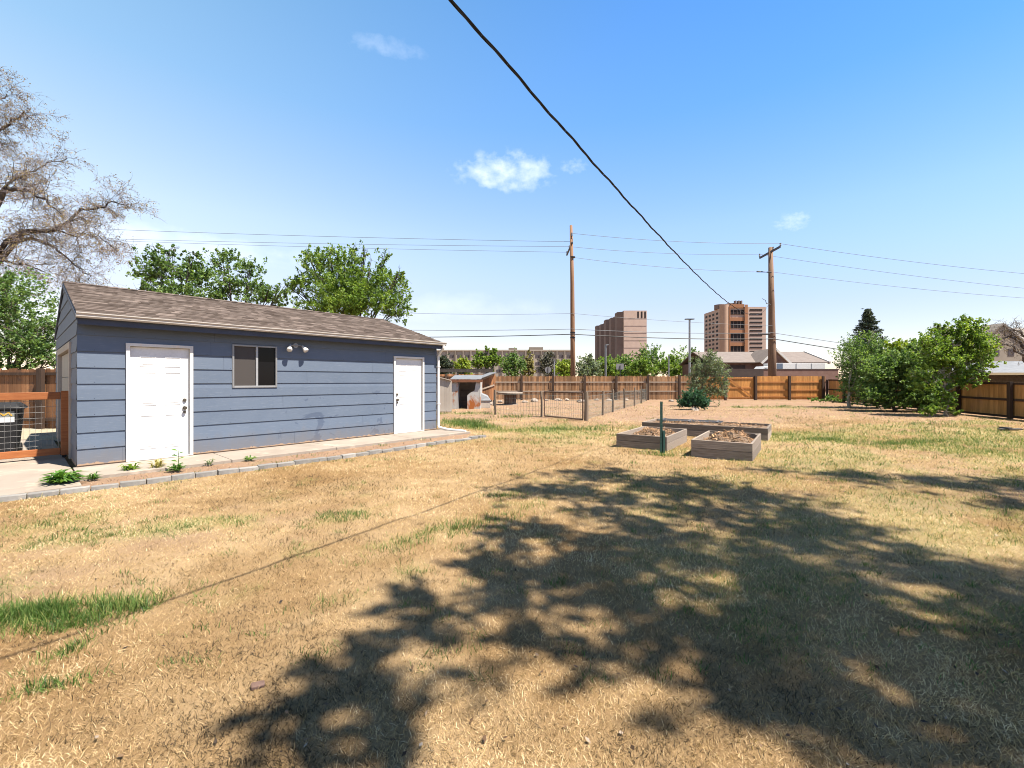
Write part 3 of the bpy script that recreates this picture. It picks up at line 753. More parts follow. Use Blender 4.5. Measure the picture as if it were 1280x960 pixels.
# twin floodlight
b = MB(); fx, fz = 3.52, 2.30
b.tube([(fx, -.02, fz), (fx, -.05, fz)], .055, 14); b.tube([(fx - .13, -.07, fz), (fx + .13, -.07, fz)], .012, 8); b.tube([(fx, -.05, fz), (fx, -.075, fz)], .02, 8)
fl = b.build('floodlight', M['metal_grey'], ga)
for s in (-1, 1):
    b = MB(); p = Vector((fx + s * .13, -.08, fz)); d = Vector((s * .35, -.55, -.75)).normalized()
    b.tube([p, p + d * .05, p + d * .10, p + d * .15, p + d * .165], [.022, .03, .05, .06, .05], 14); b.build('lamp_head', M['lamp_glass'], fl, smooth=True)
# overhead door in the gable
b = MB()
b.box(-.04, .08, 1.2, 1.32, .05, 2.23); b.box(-.04, .08, 4.68, 4.8, .05, 2.23); b.box(-.04, .08, 1.32, 4.68, 2.10, 2.23)
gf = b.build('garage_door_frame', M['beige_trim'], ga, bevel=.004)
b = MB()
for k in range(4): b.box(.03, .06, 1.325, 4.675, .055 + k * .51, .555 + k * .51, 0, .5)
b.build('garage_door', M['garage_door'], ga, bevel=.006)

# edging blocks
b = MB(); b.box(-.142, .142, -.055, .055, -.05, .068)
blk = b.build('edging_block', M['block'], bevel=.008)
EL = 'pale grey concrete edging block in the low row beside the garage walkway'
tag(blk, EL, 'block', 'concrete edging blocks in front of the garage')
rng = random.Random(4); u = -2.2; first = True; k = 0
while u < 7.55:
    c = blk if first else blk.copy()
    if not first:
        COL.objects.link(c)
        if k % 3: # own mesh so its shade of grey differs
            c.data = blk.data.copy()
            tv = rng.random(); c.data.attributes['tint'].data.foreach_set('value', [tv] * len(c.data.polygons))
    first = False; k += 1
    yy = -2.2 + .012 * (u - 4) ** 2; sl = .024 * (u - 4)
    c.location = to_world(u, yy + rng.uniform(-.012, .012), rng.uniform(-.022, .006)); c.rotation_euler = (rng.uniform(-.03, .03), rng.uniform(-.03, .03), GR + sl + rng.uniform(-.04, .04))
    u += .292

# weeds in the dirt strip
def rosette(name, label, p, r, h, n, mat, seed, group=None):
    g = random.Random(seed); vs, fs, tn = [], [], []
    for q in range(n):
        a = g.random() * 6.283; el_ = g.uniform(.15, 1.1); L = r * g.uniform(.55, 1.1); w = L * g.uniform(.16, .26)
        d = Vector((math.cos(a), math.sin(a), 0)); s = Vector((-d.y, d.x, 0)); st = Vector((g.uniform(-.3, .3) * r, g.uniform(-.3, .3) * r, 0))
        z1 = math.sin(el_) * L * h; m1 = st + d * L * .45 * math.cos(el_ * .6) + Vector((0, 0, z1)); tp = st + d * L * math.cos(el_ * .5) + Vector((0, 0, z1 * g.uniform(.6, 1.15)))
        b0 = len(vs); vs += [st - s * w * .15, st + s * w * .15, m1 + s * w * .5 + Vector((0, 0, w * .25)), m1 + Vector((0, 0, -w * .05)), m1 - s * w * .5 + Vector((0, 0, w * .25)), tp]
        fs += [(b0, b0 + 1, b0 + 3), (b0 + 1, b0 + 2, b0 + 3), (b0, b0 + 3, b0 + 4), (b0 + 3, b0 + 2, b0 + 5), (b0 + 4, b0 + 3, b0 + 5)]; tn += [g.random()] * 5
    o = np_mesh(name, np.array([tuple(v) for v in vs]), np.array(fs), np.array(tn), mat); o.location = p
    return tag(o, label, 'weed', group)
GW = 'weeds in front of the garage'
rosette('weed', 'wide dark green weed clump on the driveway edge left of the garage corner', G(76, 603, .04), .27, .6, 90, M['weed_leaf'], 1, GW)
rosette('weed', 'small dark weed close to the garage corner, beside the widest clump', G(117, 599, .02), .12, .9, 34, M['weed_leaf'], 2, GW)
rosette('weed', 'bright green weed clump below the left side of the first white door', G(163, 589, .02), .17, .8, 64, M['leaf_bright'], 3, GW)
rosette('weed', 'pale spiky weed between two green clumps below the first white door', G(196, 586, .02), .14, 1.3, 50, M['leaf_olive'], 4, GW)
w5 = rosette('weed', 'dark weed with one tall thin stem below the doorknob side of the door', G(222, 588, .02), .16, .7, 54, M['weed_leaf'], 5, GW)
b = MB(); b.tube([(0, 0, 0), (.02, 0, .2), (.0, .01, .36)], [.006, .005, .003], 5)
for q in range(6): b.face([(0, 0, .10 + q * .045), (.06 * (-1) ** q, .02, .13 + q * .045), (.11 * (-1) ** q, 0, .12 + q * .045), (.06 * (-1) ** q, -.02, .11 + q * .045)])
b.build('stem', M['weed_leaf'], w5, fix=False)
rosette('weed', 'tiny sprig of weed in the dirt strip right of the first door', G(262, 581, .02), .09, 1.3, 22, M['leaf_grey'], 6, GW)
rosette('weed', 'flat pale green weed in the dirt strip below the garage window', G(312, 575, .02), .13, .6, 30, M['leaf_mid'], 7, GW)

# ------------------------------------------------------------------ driveway gate and bin
gt_ = thing('driveway_gate', 'orange cedar driveway gate with wire mesh beside the garage corner', 'gate', to_world(.12, 1.66), GR)
b = MB(); b.box(-.245, -.09, -.05, .05, .085, 1.31); b.build('post', M['cedar'], gt_, bevel=.006)
for xx in (-2.4, -4.6):
    b = MB(); b.box(xx, xx + .14, -.04, .04, .09, 1.27); b.build('stile', M['cedar'], gt_, bevel=.006)
b = MB(); b.box(-4.46, -.25, -.045, .045, 1.15, 1.285); b.build('rail', M['cedar'], gt_, bevel=.006)
b = MB(); b.box(-4.46, -.25, -.045, .045, .10, .225); b.build('rail', M['cedar'], gt_, bevel=.006)
b = MB(); x = -4.4
while x < -.25: b.tube([(x, 0, .2), (x, 0, 1.17)], .0019, 4, cap=False); x += .075
z = .28
while z < 1.15: b.tube([(-4.45, .004, z), (-.25, .004, z)], .0019, 4, cap=False); z += .105
b.build('wire_mesh', M['wire_grey'], gt_)
for xx in (-.20, -1.05):
    b = MB(); b.tube([(xx, -.02, .065), (xx, .02, .065)], .034, 12); b.box(xx - .05, xx + .05, -.03, .03, .085, .10); b.build('wheel', M['rubber'], gt_)
bi = thing('trash_bin', 'black wheeled trash bin with a white and grey sticker behind the gate', 'bin', to_world(-.94, 2.95, .035), GR - .12)
b = MB(); b.hexa([(-.27, -.27, .06), (.27, -.27, .06), (.27, .27, .06), (-.27, .27, .06), (-.33, -.34, .92), (.33, -.34, .92), (.33, .34, .92), (-.33, .34, .92)]); b.build('body', M['bin'], bi, bevel=.02)
b = MB(); b.box(-.37, .37, -.38, .38, .90, .955); b.build('rim', M['bin'], bi, bevel=.02)
b = MB(); b.hexa([(-.36, -.40, .955), (.36, -.40, .955), (.36, .38, .955), (-.36, .38, .955), (-.28, -.28, 1.03), (.28, -.28, 1.03), (.28, .30, 1.03), (-.28, .30, 1.03)]); b.build('lid', M['bin'], bi, bevel=.015)
for s in (-1, 1):
    b = MB(); b.tube([(s * .24, .25, .10), (s * .30, .25, .10)], .10, 16); b.build('wheel', M['rubber'], bi)
def face_y(z): return -.27 - .07 * (z - .06) / .86
def label_plate(x0, x1, z0, z1):
    b = MB(); b.hexa([(x0, face_y(z0) - .006, z0), (x1, face_y(z0) - .006, z0), (x1, face_y(z0), z0), (x0, face_y(z0), z0), (x0, face_y(z1) - .006, z1), (x1, face_y(z1) - .006, z1), (x1, face_y(z1), z1), (x0, face_y(z1), z1)]); return b
stk = label_plate(-.30, .27, .66, .76).build('sticker', M['sticker'], bi)
stg = label_plate(-.30, .27, .762, .875).build('sticker_band', M['sticker_grey'], bi)
def stroke_letter(b, pts, x, z, sx, sz, w, yoff, m):
    for p, q in zip(pts[:-1], pts[1:]):
        A = Vector((x + p[0] * sx, 0, z + p[1] * sz)); B = Vector((x + q[0] * sx, 0, z + q[1] * sz)); A.y = face_y(A.z) - yoff; B.y = face_y(B.z) - yoff
        b.bar(A, B, w, .004, up=(0, -1, 0), m=m)
b = MB(); stroke_letter(b, [(0, 1), (.25, 0), (.5, .8), (.75, 0), (1, 1)], -.20, .785, .20, .07, .024, .010, 0); b.build('lettering', M['letter_green'], stg)
b = MB(); stroke_letter(b, [(0, 0), (.2, 1), (.5, .15), (.8, 1), (1, 0)], .035, .785, .20, .07, .024, .010, 0); b.build('lettering', M['letter_yellow'], stg)

# ------------------------------------------------------------------ fences
def fence(name, label, A, B, h, mp_, mr, mpost, bay=2.44, posts_front=True, pw=.14, zb=.04, h2=None, rails=(.30, .62, .9), seed=1, wob=.03, gap=.006, post_top=.0):
    A, B = Vector(A), Vector(B); d = (B - A); L = d.length; d.normalize(); n = Vector((d.y, -d.x, 0))
    if n.dot(-A) < 0: n = -n          # n points at the viewer's side
    h2 = h if h2 is None else h2
    t_ = thing(name, label, 'fence', A, math.atan2(d.y, d.x))
    s = 1 if (Matrix.Rotation(-math.atan2(d.y, d.x), 3, 'Z') @ n).y > 0 else -1
    g = random.Random(seed); b = MB(); x = 0
    H = lambda x: h + (h2 - h) * x / L
    while x < L:
        w = min(pw * g.uniform(.94, 1.04), L - x); hh = H(x) + g.uniform(-wob, wob) * .6; k = -.02 if g.random() < .5 else 0
        b.box(x, x + w - gap, -.009, .009, zb + g.uniform(0, .02), hh)
        x += w
    b.build('picket_panel', mp_, t_)
    for r in rails:
        b = MB(); x = 0
        while x < L - .1:
            x2 = min(x + bay, L); b.hexa([(x + .004, s * .011, H(x) * r - .045), (x2 - .004, s * .011, H(x2) * r - .045), (x2 - .004, s * .06, H(x2) * r - .045), (x + .004, s * .06, H(x) * r - .045),
                 (x + .004, s * .011, H(x) * r + .045), (x2 - .004, s * .011, H(x2) * r + .045), (x2 - .004, s * .06, H(x2) * r + .045), (x + .004, s * .06, H(x) * r + .045)]); x = x2
        b.build('rail', mr, t_)
    x = 0
    while x < L + .01:
        b = MB(); y0, y1 = sorted((s * .062, s * .17)); w = .085; b.box(x - w, x + w, y0, y1, -.05, H(min(x, L)) + post_top + g.uniform(-.03, .02)); b.build('post', mpost, t_, bevel=.006); x += bay  # post shadow is put into the shape: drawn wider than the timber
    return t_
YB = 34.0
fence('wooden_fence', 'long weathered brown picket fence behind the wire pen', (-1.7, YB, 0), (14.0, YB, 0), 1.86, M['old_picket'], M['old_rail'], M['dark_post'], rails=(.37, .75), seed=2, wob=.06, pw=.10, gap=.012, post_top=.07)
fence('wooden_fence', 'bright orange new fence section right of the gate, in the far corner', (18.85, YB, 0), (24.3, YB, 0), 1.86, M['new_picket'], M['new_rail'], M['dark_post'], bay=2.6, rails=(.14, .42, .75), seed=3, pw=.14, post_top=.02)
fence('wooden_fence', 'short orange fence section half hidden behind the grey-green shrub', (14.2, YB, 0), (16.55, YB, 0), 1.80, M['new_picket'], M['new_rail'], M['dark_post'], bay=2.3, rails=(.14, .50, .93), seed=5, pw=.14)
fg = thing('fence_gate', 'orange wooden yard gate with diagonal brace in the back fence', 'gate', (16.7, YB, 0))
b = MB(); x = 0
while x < 2.0: b.box(x, x + .135, -.009, .009, .08, 1.78 + random.uniform(-.01, .01)); x += .14
b.build('boards', M['new_picket'], fg)
b = MB()
for z in (.2, .95, 1.68): b.box(.09, 2.0, -.05, -.011, z - .045, z + .045)
b.box(0, .09, -.052, -.011, .10, 1.76); b.build('frame', M['new_rail'], fg)
b = MB(); b.bar((.15, -.062, 1.64), (1.93, -.062, .24), .09, .022, up=(0, -1, 0)); b.build('brace', M['new_rail'], fg)
b = MB(); b.box(.98, 1.02, -.075, -.05, .98, 1.06); b.build('latch', M['metal_dark'], fg)
b = MB(); b.box(2.03, 2.13, -.14, -.02, -.05, 1.86); b.build('post', M['dark_post'], fg)
fence('wooden_fence', 'brown board fence on the right running behind the leafy trees', (24.5, YB - .1, 0), (17.3, 9.0, 0), 1.62, M['brown_picket'], M['dark_post'], M['dark_post'], bay=2.9, h2=1.36, rails=(.06, .52, .965), seed=7, pw=.145, gap=.003, wob=.01)
fence('wooden_fence', 'dark streaky wood fence behind the driveway gate and trash bin', (-24, 14.2, 0), (-11.9, 13.2, 0), 1.86, M['side_picket'], M['dark_post'], M['dark_post'], bay=2.44, rails=(.17, .92), seed=9, pw=.14, gap=.010, wob=.05)
fence('wooden_fence', 'low orange-brown fence behind the small rusty shed', (-7.2, 31.5, 0), (-1.9, 33.4, 0), 1.98, M['side_picket'], M['dark_post'], M['dark_post'], rails=(.2, .9), seed=12, pw=.13, gap=.01)
b = MB(); b.prism([(-26, 12.4, .0), (-9, 10.6, .0), (-10.4, 13.1, .0), (-24, 14.0, .0)], (0, 0, .045)); tag(b.build('dead_grass', M['dead_grass']), 'pale dead grass strip along the fence foot behind the bin', 'grass', kind='stuff')

# ------------------------------------------------------------------ raised beds
def bed(idx, label):
    o, a, w, h = BEDS[idx]
    t_ = thing('raised_bed', label, 'planter', o, math.atan2(BA.y, BA.x), 'raised garden beds of weathered boards')
    th = .04; g = random.Random(40 + idx)
    def side(x0, x1, y0, y1):
        b = MB(); n = 2; z = .0
        for k in range(n):
            b.box(x0, x1, y0, y1, -.03 if k == 0 else h * k / n + .002, h * (k + 1) / n - .004, 0, g.random())
        b.build('side_board', M['bed_wood'], t_, bevel=.004)
    side(.0, a, .0, th); side(.0, a, w - th, w); side(.0, th, th + .002, w - th - .002); side(a - th, a, th + .002, w - th - .002)
    for cx, cy in ((th, th), (a - th - .07, th), (th, w - th - .07), (a - th - .07, w - th - .07)):
        b = MB(); b.box(cx + .002, cx + .072, cy + .002, cy + .072, -.03, h - .03 + g.uniform(-.02, .01)); b.build('corner_post', M['bed_wood'], t_, bevel=.004)
    # soil sheet, heaped in the middle
    n = 22; vs = []; b = MB()
    hx = lambda i_, j_: h * (.62 if idx != 2 else .80) + (.20 if idx == 0 else .13 if idx == 1 else .05) * max(0, 1 - ((i_ / n - .55) ** 2 + (j_ / n - .45) ** 2) * 4.2) * (.6 + .8 * float(vnoise(np.array([i_ * .5 + idx * 9]), np.array([j_ * .5]))[0]))
    gp = [[Vector((th + (a - 2 * th) * i_ / n, th + (w - 2 * th) * j_ / n, hx(i_, j_))) for i_ in range(n + 1)] for j_ in range(n + 1)]
    for j_ in range(n):
        for i_ in range(n): b.face([gp[j_][i_], gp[j_][i_ + 1], gp[j_ + 1][i_ + 1], gp[j_ + 1][i_]], 0)
    b.build('soil', M['soil'], t_, fix=False, smooth=True)
    # wood-chip and straw mulch
    b = MB(); cnt = 900 if idx < 2 else 500
    for k in range(cnt):
        i_, j_ = g.uniform(1, n - 1), g.uniform(1, n - 1)
        if idx < 2 and ((i_ / n - .55) ** 2 + (j_ / n - .45) ** 2) > g.uniform(.08, .30): continue
        p = Vector((th + (a - 2 * th) * i_ / n, th + (w - 2 * th) * j_ / n, hx(i_, j_) + g.uniform(.0, .035)))
        L = g.uniform(.03, .10); dd = Vector((g.uniform(-1, 1), g.uniform(-1, 1), g.uniform(-.35, .45))).normalized() * L
        b.bar(p, p + dd, g.uniform(.008, .022), .006, t=g.random())
    tag(b.build('mulch', M['mulch'], t_, fix=False), kind='stuff')
    return t_
bed(0, 'small raised garden bed heaped with mulch, nearest the viewer')
bed(1, 'raised garden bed with the green metal stake at its front corner')
bd = bed(2, 'wide raised garden bed behind the two smaller beds, partly under grey slats')
# the slats lie on the wide bed's far left part
sl_ = thing('lattice', 'weathered grey wooden slats lying across the back of the widest bed', 'lattice', BEDS[2][0] + BA * .25 + BB * .62 + Vector((0, 0, .32)), math.atan2(BA.y, BA.x) + .08)
b = MB()
for k in range(9): b.box(.0, 1.75, .02 + k * .085, .062 + k * .085, .0, .012)
b.build('slats', M['weathered_grey'], sl_)
b = MB()
for xx in (.1, .85, 1.6): b.box(xx, xx + .05, .0, .76, .013, .028)
b.build('batten', M['weathered_grey'], sl_)
# steel stake
tp = thing('metal_stake', 'dark green steel fence stake standing at the bed corner', 'stake', (3.10, 9.10, 0))
b = MB(); b.prism([(-.028, -.004, -.1), (.028, -.004, -.1), (.028, .004, -.1), (.004, .004, -.1), (.004, .034, -.1), (-.004, .034, -.1), (-.004, .004, -.1), (-.028, .004, -.1)], (0, 0, 1.17)); b.build('shaft', M['green_steel'], tp)
b = MB()
for k in range(14): b.box(-.007, .007, -.013, -.004, .22 + k * .06, .24 + k * .06)
b.build('studs', M['green_steel'], tp)
tp.rotation_euler.z = R(12)
b = MB(); b.box(.031, .075, -.02, .03, .0, .46); b.build('bracket', M['green_steel'], tp)

# ------------------------------------------------------------------ wire pen
pen = thing('wire_pen', 'garden pen of short wooden posts and thin wire mesh before the back fence', 'pen')
PP = [(-.75, 19.6, 1.1, .045), (1.25, 18.5, 1.06, .05), (2.80, 16.55, 1.08, .085), (4.0, 19.3, 1.05, .055), (4.83, 21.0, 1.1, .055), (6.1, 23.8, 1.08, .055), (7.4, 26.5, 1.1, .055), (8.7, 29.5, 1.15, .055), (10.0, 32.6, 1.3, .05)]
for x, y, h, r in PP:
    b = MB(); b.tube([(x, y, -.05), (x + .01, y, h * .5), (x + random.uniform(-.02, .02), y, h)], [r, r * .95, r * .9], 8); b.build('post', M['post_wood'], pen)
gA, gB = Vector((1.36, 18.38, 0)), Vector((2.70, 16.7, 0)); gm = gB - gA
b = MB(); c = [gA + Vector((0, 0, .03)), gA + Vector((0, 0, 1.04)), gB + Vector((0, 0, 1.04)), gB + Vector((0, 0, .03))]
for p, q in zip(c, c[1:] + c[:1]): b.tube([p, q], .028, 8)
pg = b.build('gate', M['spool_core'], pen)
def wire(b, A, B, h, n):
    A, B = Vector(A), Vector(B)
    for k in range(6): z = h * (k + .4) / 6; b.tube([A + Vector((0, 0, z)), B + Vector((0, 0, z))], .004, 3, cap=False)
    for k in range(n): p = A.lerp(B, k / n); b.tube([p + Vector((0, 0, .03)), p + Vector((0, 0, h * .92))], .004, 3, cap=False)
b = MB()
for k in list(range(2, 8)): wire(b, (PP[k][0], PP[k][1], 0), (PP[k + 1][0], PP[k + 1][1], 0), 1.0, 22)
wire(b, (PP[0][0], PP[0][1], 0), (PP[1][0], PP[1][1], 0), 1.0, 16); wire(b, PP[0][:2] + (0,), (-1.0, 24, 0), 1.0, 24)
b.build('wire_mesh', M['wire_green'], pen)
b = MB(); wire(b, gA, gB, 1.0, 18); b.build('wire_mesh', M['wire_green'], pg)

# spool table, rocks
sp = thing('spool_table', 'wooden cable spool standing as a table before the back fence', 'table', (-.12, 27.6, 0))
b = MB(); b.tube([(0, 0, .70), (0, 0, .78)], .80, 28); b.build('tabletop', M['spool_wood'], sp, bevel=.01)
b = MB()
for k in range(16): a = 2 * math.pi * k / 16; b.bar((.36 * math.cos(a), .36 * math.sin(a), .06), (.36 * math.cos(a), .36 * math.sin(a), .70), .13, .03, up=(math.cos(a), math.sin(a), 0))
b.build('drum', M['spool_core'], sp)
b = MB(); b.tube([(0, 0, 0), (0, 0, .06)], .50, 28); b.build('base', M['spool_wood'], sp)
rng = random.Random(8)
def rock(p, r, seed):
    g = random.Random(seed); import bmesh
    bm = bmesh.new(); bmesh.ops.create_icosphere(bm, subdivisions=2, radius=1)
    sx, sy, sz = g.uniform(.8, 1.3), g.uniform(.7, 1.1), g.uniform(.45, .75)
    for v in bm.verts:
        k = 1 + .35 * (float(vnoise(np.array([v.co.x * 1.6 + seed * 3.1 + 40]), np.array([v.co.y * 1.6 + v.co.z * 1.3 + 20]))[0]) - .5) * 2
        v.co = Vector((v.co.x * sx, v.co.y * sy, v.co.z * sz)) * r * k
    me = bpy.data.meshes.new('rock'); bm.to_mesh(me); bm.free(); me.materials.append(M['rock'])
    a = me.attributes.new('tint', 'FLOAT', 'FACE'); a.data.foreach_set('value', [g.random()] * len(me.polygons))
    o = bpy.data.objects.new('rock', me); COL.objects.link(o); o.location = p; o.rotation_euler.z = g.random() * 6
    return o
for k, (px_, py_) in enumerate(((656, 503), (668, 502), (683, 501), (697, 499), (701, 501), (709, 500), (727, 503), (746, 499), (761, 501), (782, 500), (840, 502), (615, 506), (625, 503))):
    p = G(px_, py_); p.y = min(p.y, 33.3); p.x = (px_ - 640) / F * p.y
    tag(rock(p + Vector((0, 0, .04)), rng.uniform(.14, .30), k), 'pale tan rock lying along the foot of the back fence', 'rock', 'rocks along the back fence')
o = rock(G(868, 513), .22, 33); tag(o, 'flat brown rock at the foot of the round low shrub', 'rock')
b = MB(); b.box(-.030, .030, -.018, .018, -.010, .012); o = b.build('brick_fragment', M['brick_frag'], bevel=.006); o.location = G(322, 857); o.rotation_euler = (.15, .1, .6)
tag(o, 'small reddish brick fragment lying on the dry lawn', 'brick')
o = thing('debris_board', 'small dark flat piece of debris on the bare dirt before the right fence', 'debris', G(1264, 538, .0))
b = MB(); b.box(-.36, .30, -.06, .06, .02, .06); b.build('plank', M['black_bits'], o, bevel=.01); b = MB(); b.box(-.24, -.12, -.14, .12, .062, .10); b.build('block', M['black_bits'], o)

# ------------------------------------------------------------------ sheds
sh = thing('beige_shed', 'beige metal garden shed at the far corner of the garage', 'shed', (-3.95, 21.0, 0), R(8))
W_, D_ = .95, 1.5
b = MB(); k = 0; x = .22
while x < W_ - .001: b.box(x, x + .115, 0, .03 + .012 * (k % 2), .05, 1.78 - .30 * (x - .0)); x += .12; k += 1
b.box(W_ - .03, W_, .05, D_, .05, 1.48); b.box(0, .02, .05, D_, .05, 1.78); b.box(.02, W_ - .03, D_ - .03, D_, .05, 1.5); b.build('wall', M['beige_panel'], sh)
b = MB(); b.box(.02, .20, .02, .05, .08, 1.62); b.build('door', M['beige_door'], sh, bevel=.005)
b = MB(); b.box(.185, .22, -.01, .06, .05, 1.68); b.box(-.0, .02, -.01, .05, .05, 1.68); b.build('door_frame', M['rusty_white'], sh)
b = MB(); b.hexa([(-.08, -.1, 1.79), (W_ + .08, -.1, 1.50), (W_ + .08, D_ + .1, 1.50), (-.08, D_ + .1, 1.79), (-.08, -.1, 1.83), (W_ + .08, -.1, 1.54), (W_ + .08, D_ + .1, 1.54), (-.08, D_ + .1, 1.83)]); b.build('roof', M['beige_panel'], sh)
b = MB(); b.box(-.1, W_ + .1, -.15, D_, -.03, .05); b.build('base', M['bed_wood'], sh)
rs_ = thing('rusty_shed', 'small open-fronted shed of white metal streaked with orange rust', 'shed', (-3.25, 23.4, 0), R(0))
b = MB(); b.box(.0, .33, .0, .04, 0, 1.42); b.box(.0, .04, .04, 1.6, 0, 1.42); b.box(.33, .37, -.01, .6, 0, 1.42); b.box(1.52, 1.56, .0, 1.6, 0, 1.42)
b.prism([(.86, .0, 0), (1.515, .0, 0), (1.515, .0, 1.42), (1.33, .0, 1.42), (1.25, .0, .98), (1.02, .0, .86), (.86, .0, .72)], (0, .035, 0)); b.build('wall', M['rusty_white'], rs_)
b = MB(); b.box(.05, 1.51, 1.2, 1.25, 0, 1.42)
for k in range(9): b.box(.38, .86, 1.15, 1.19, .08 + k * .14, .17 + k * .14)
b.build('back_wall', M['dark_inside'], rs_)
b = MB(); b.box(-.1, 1.68, -.12, 0.02, 1.43, 1.56); b.build('roof_beam', M['rust'], rs_)
b = MB(); b.hexa([(-.05, .0, 1.57), (1.6, .0, 1.57), (1.6, 1.9, 1.80), (-.05, 1.9, 1.80), (-.05, .0, 1.60), (1.6, .0, 1.60), (1.6, 1.9, 1.83), (-.05, 1.9, 1.83)]); b.build('roof', M['tarp'], rs_)
lt = thing('lean_to', 'slatted wooden lean-to panel with a sloping grey roof beside the rusty shed', 'lean-to', (-1.95, 25.6, 0), R(20))
b = MB(); x = 0
while x < .95: b.box(x, x + .12, 0, .02, .35, 1.5 + .42 * x); x += .13
b.build('slat_wall', M['side_picket'], lt)
b = MB(); b.bar((0, -.03, .95), (.95, -.03, 1.25), .04, .08, up=(0, 0, 1)); b.bar((0, -.03, 1.5), (.95, -.03, 1.9), .05, .09, up=(0, 0, 1)); b.build('rail', M['old_rail'], lt)
b = MB(); b.hexa([(-.5, -.3, 1.42), (1.0, -.3, 1.98), (1.0, 1.2, 1.98), (-.5, 1.2, 1.42), (-.5, -.3, 1.45), (1.0, -.3, 2.01), (1.0, 1.2, 2.01), (-.5, 1.2, 1.45)]); b.build('roof', M['tarp'], lt)
for xx in (.0, .95):
    b = MB(); b.box(xx - .05, xx + .05, .03, .12, -.05, 1.5 + .4 * xx); b.build('post', M['dark_post'], lt)
cb = thing('storage_box', 'grey covered storage box between the rusty shed and the pen', 'box', (-1.72, 24.0, 0), R(10))
b = MB(); b.hexa([(0, 0, 0), (.55, 0, 0), (.55, .6, 0), (0, .6, 0), (0.02, .02, .42), (.53, .02, .42), (.53, .6, .42), (.02, .6, .42)]); b.build('body', M['beige_panel'], cb, bevel=.02)
b = MB(); b.hexa([(-.03, -.04, .40), (.58, -.04, .40), (.58, .64, .40), (-.03, .64, .40), (.03, .05, .82), (.45, .05, .62), (.45, .6, .70), (.03, .6, .86)]); b.build('cover', M['tarp'], cb, bevel=.03)
tb = thing('trellis_beam', 'dark overhead timber beam on posts above the sheds by the fence', 'trellis', (-6.2, 30.5, 0), R(6))
b = MB(); b.box(0, 4.9, -.08, .08, 2.1, 2.26); b.box(0, 4.9, .4, .52, 2.28, 2.36); b.build('beam', M['bark_dark'], tb)
for xx in (.1, 2.4, 4.75):
    b = MB(); b.box(xx - .07, xx + .07, -.07, .07, -.05, 2.1); b.build('post', M['bark_dark'], tb)

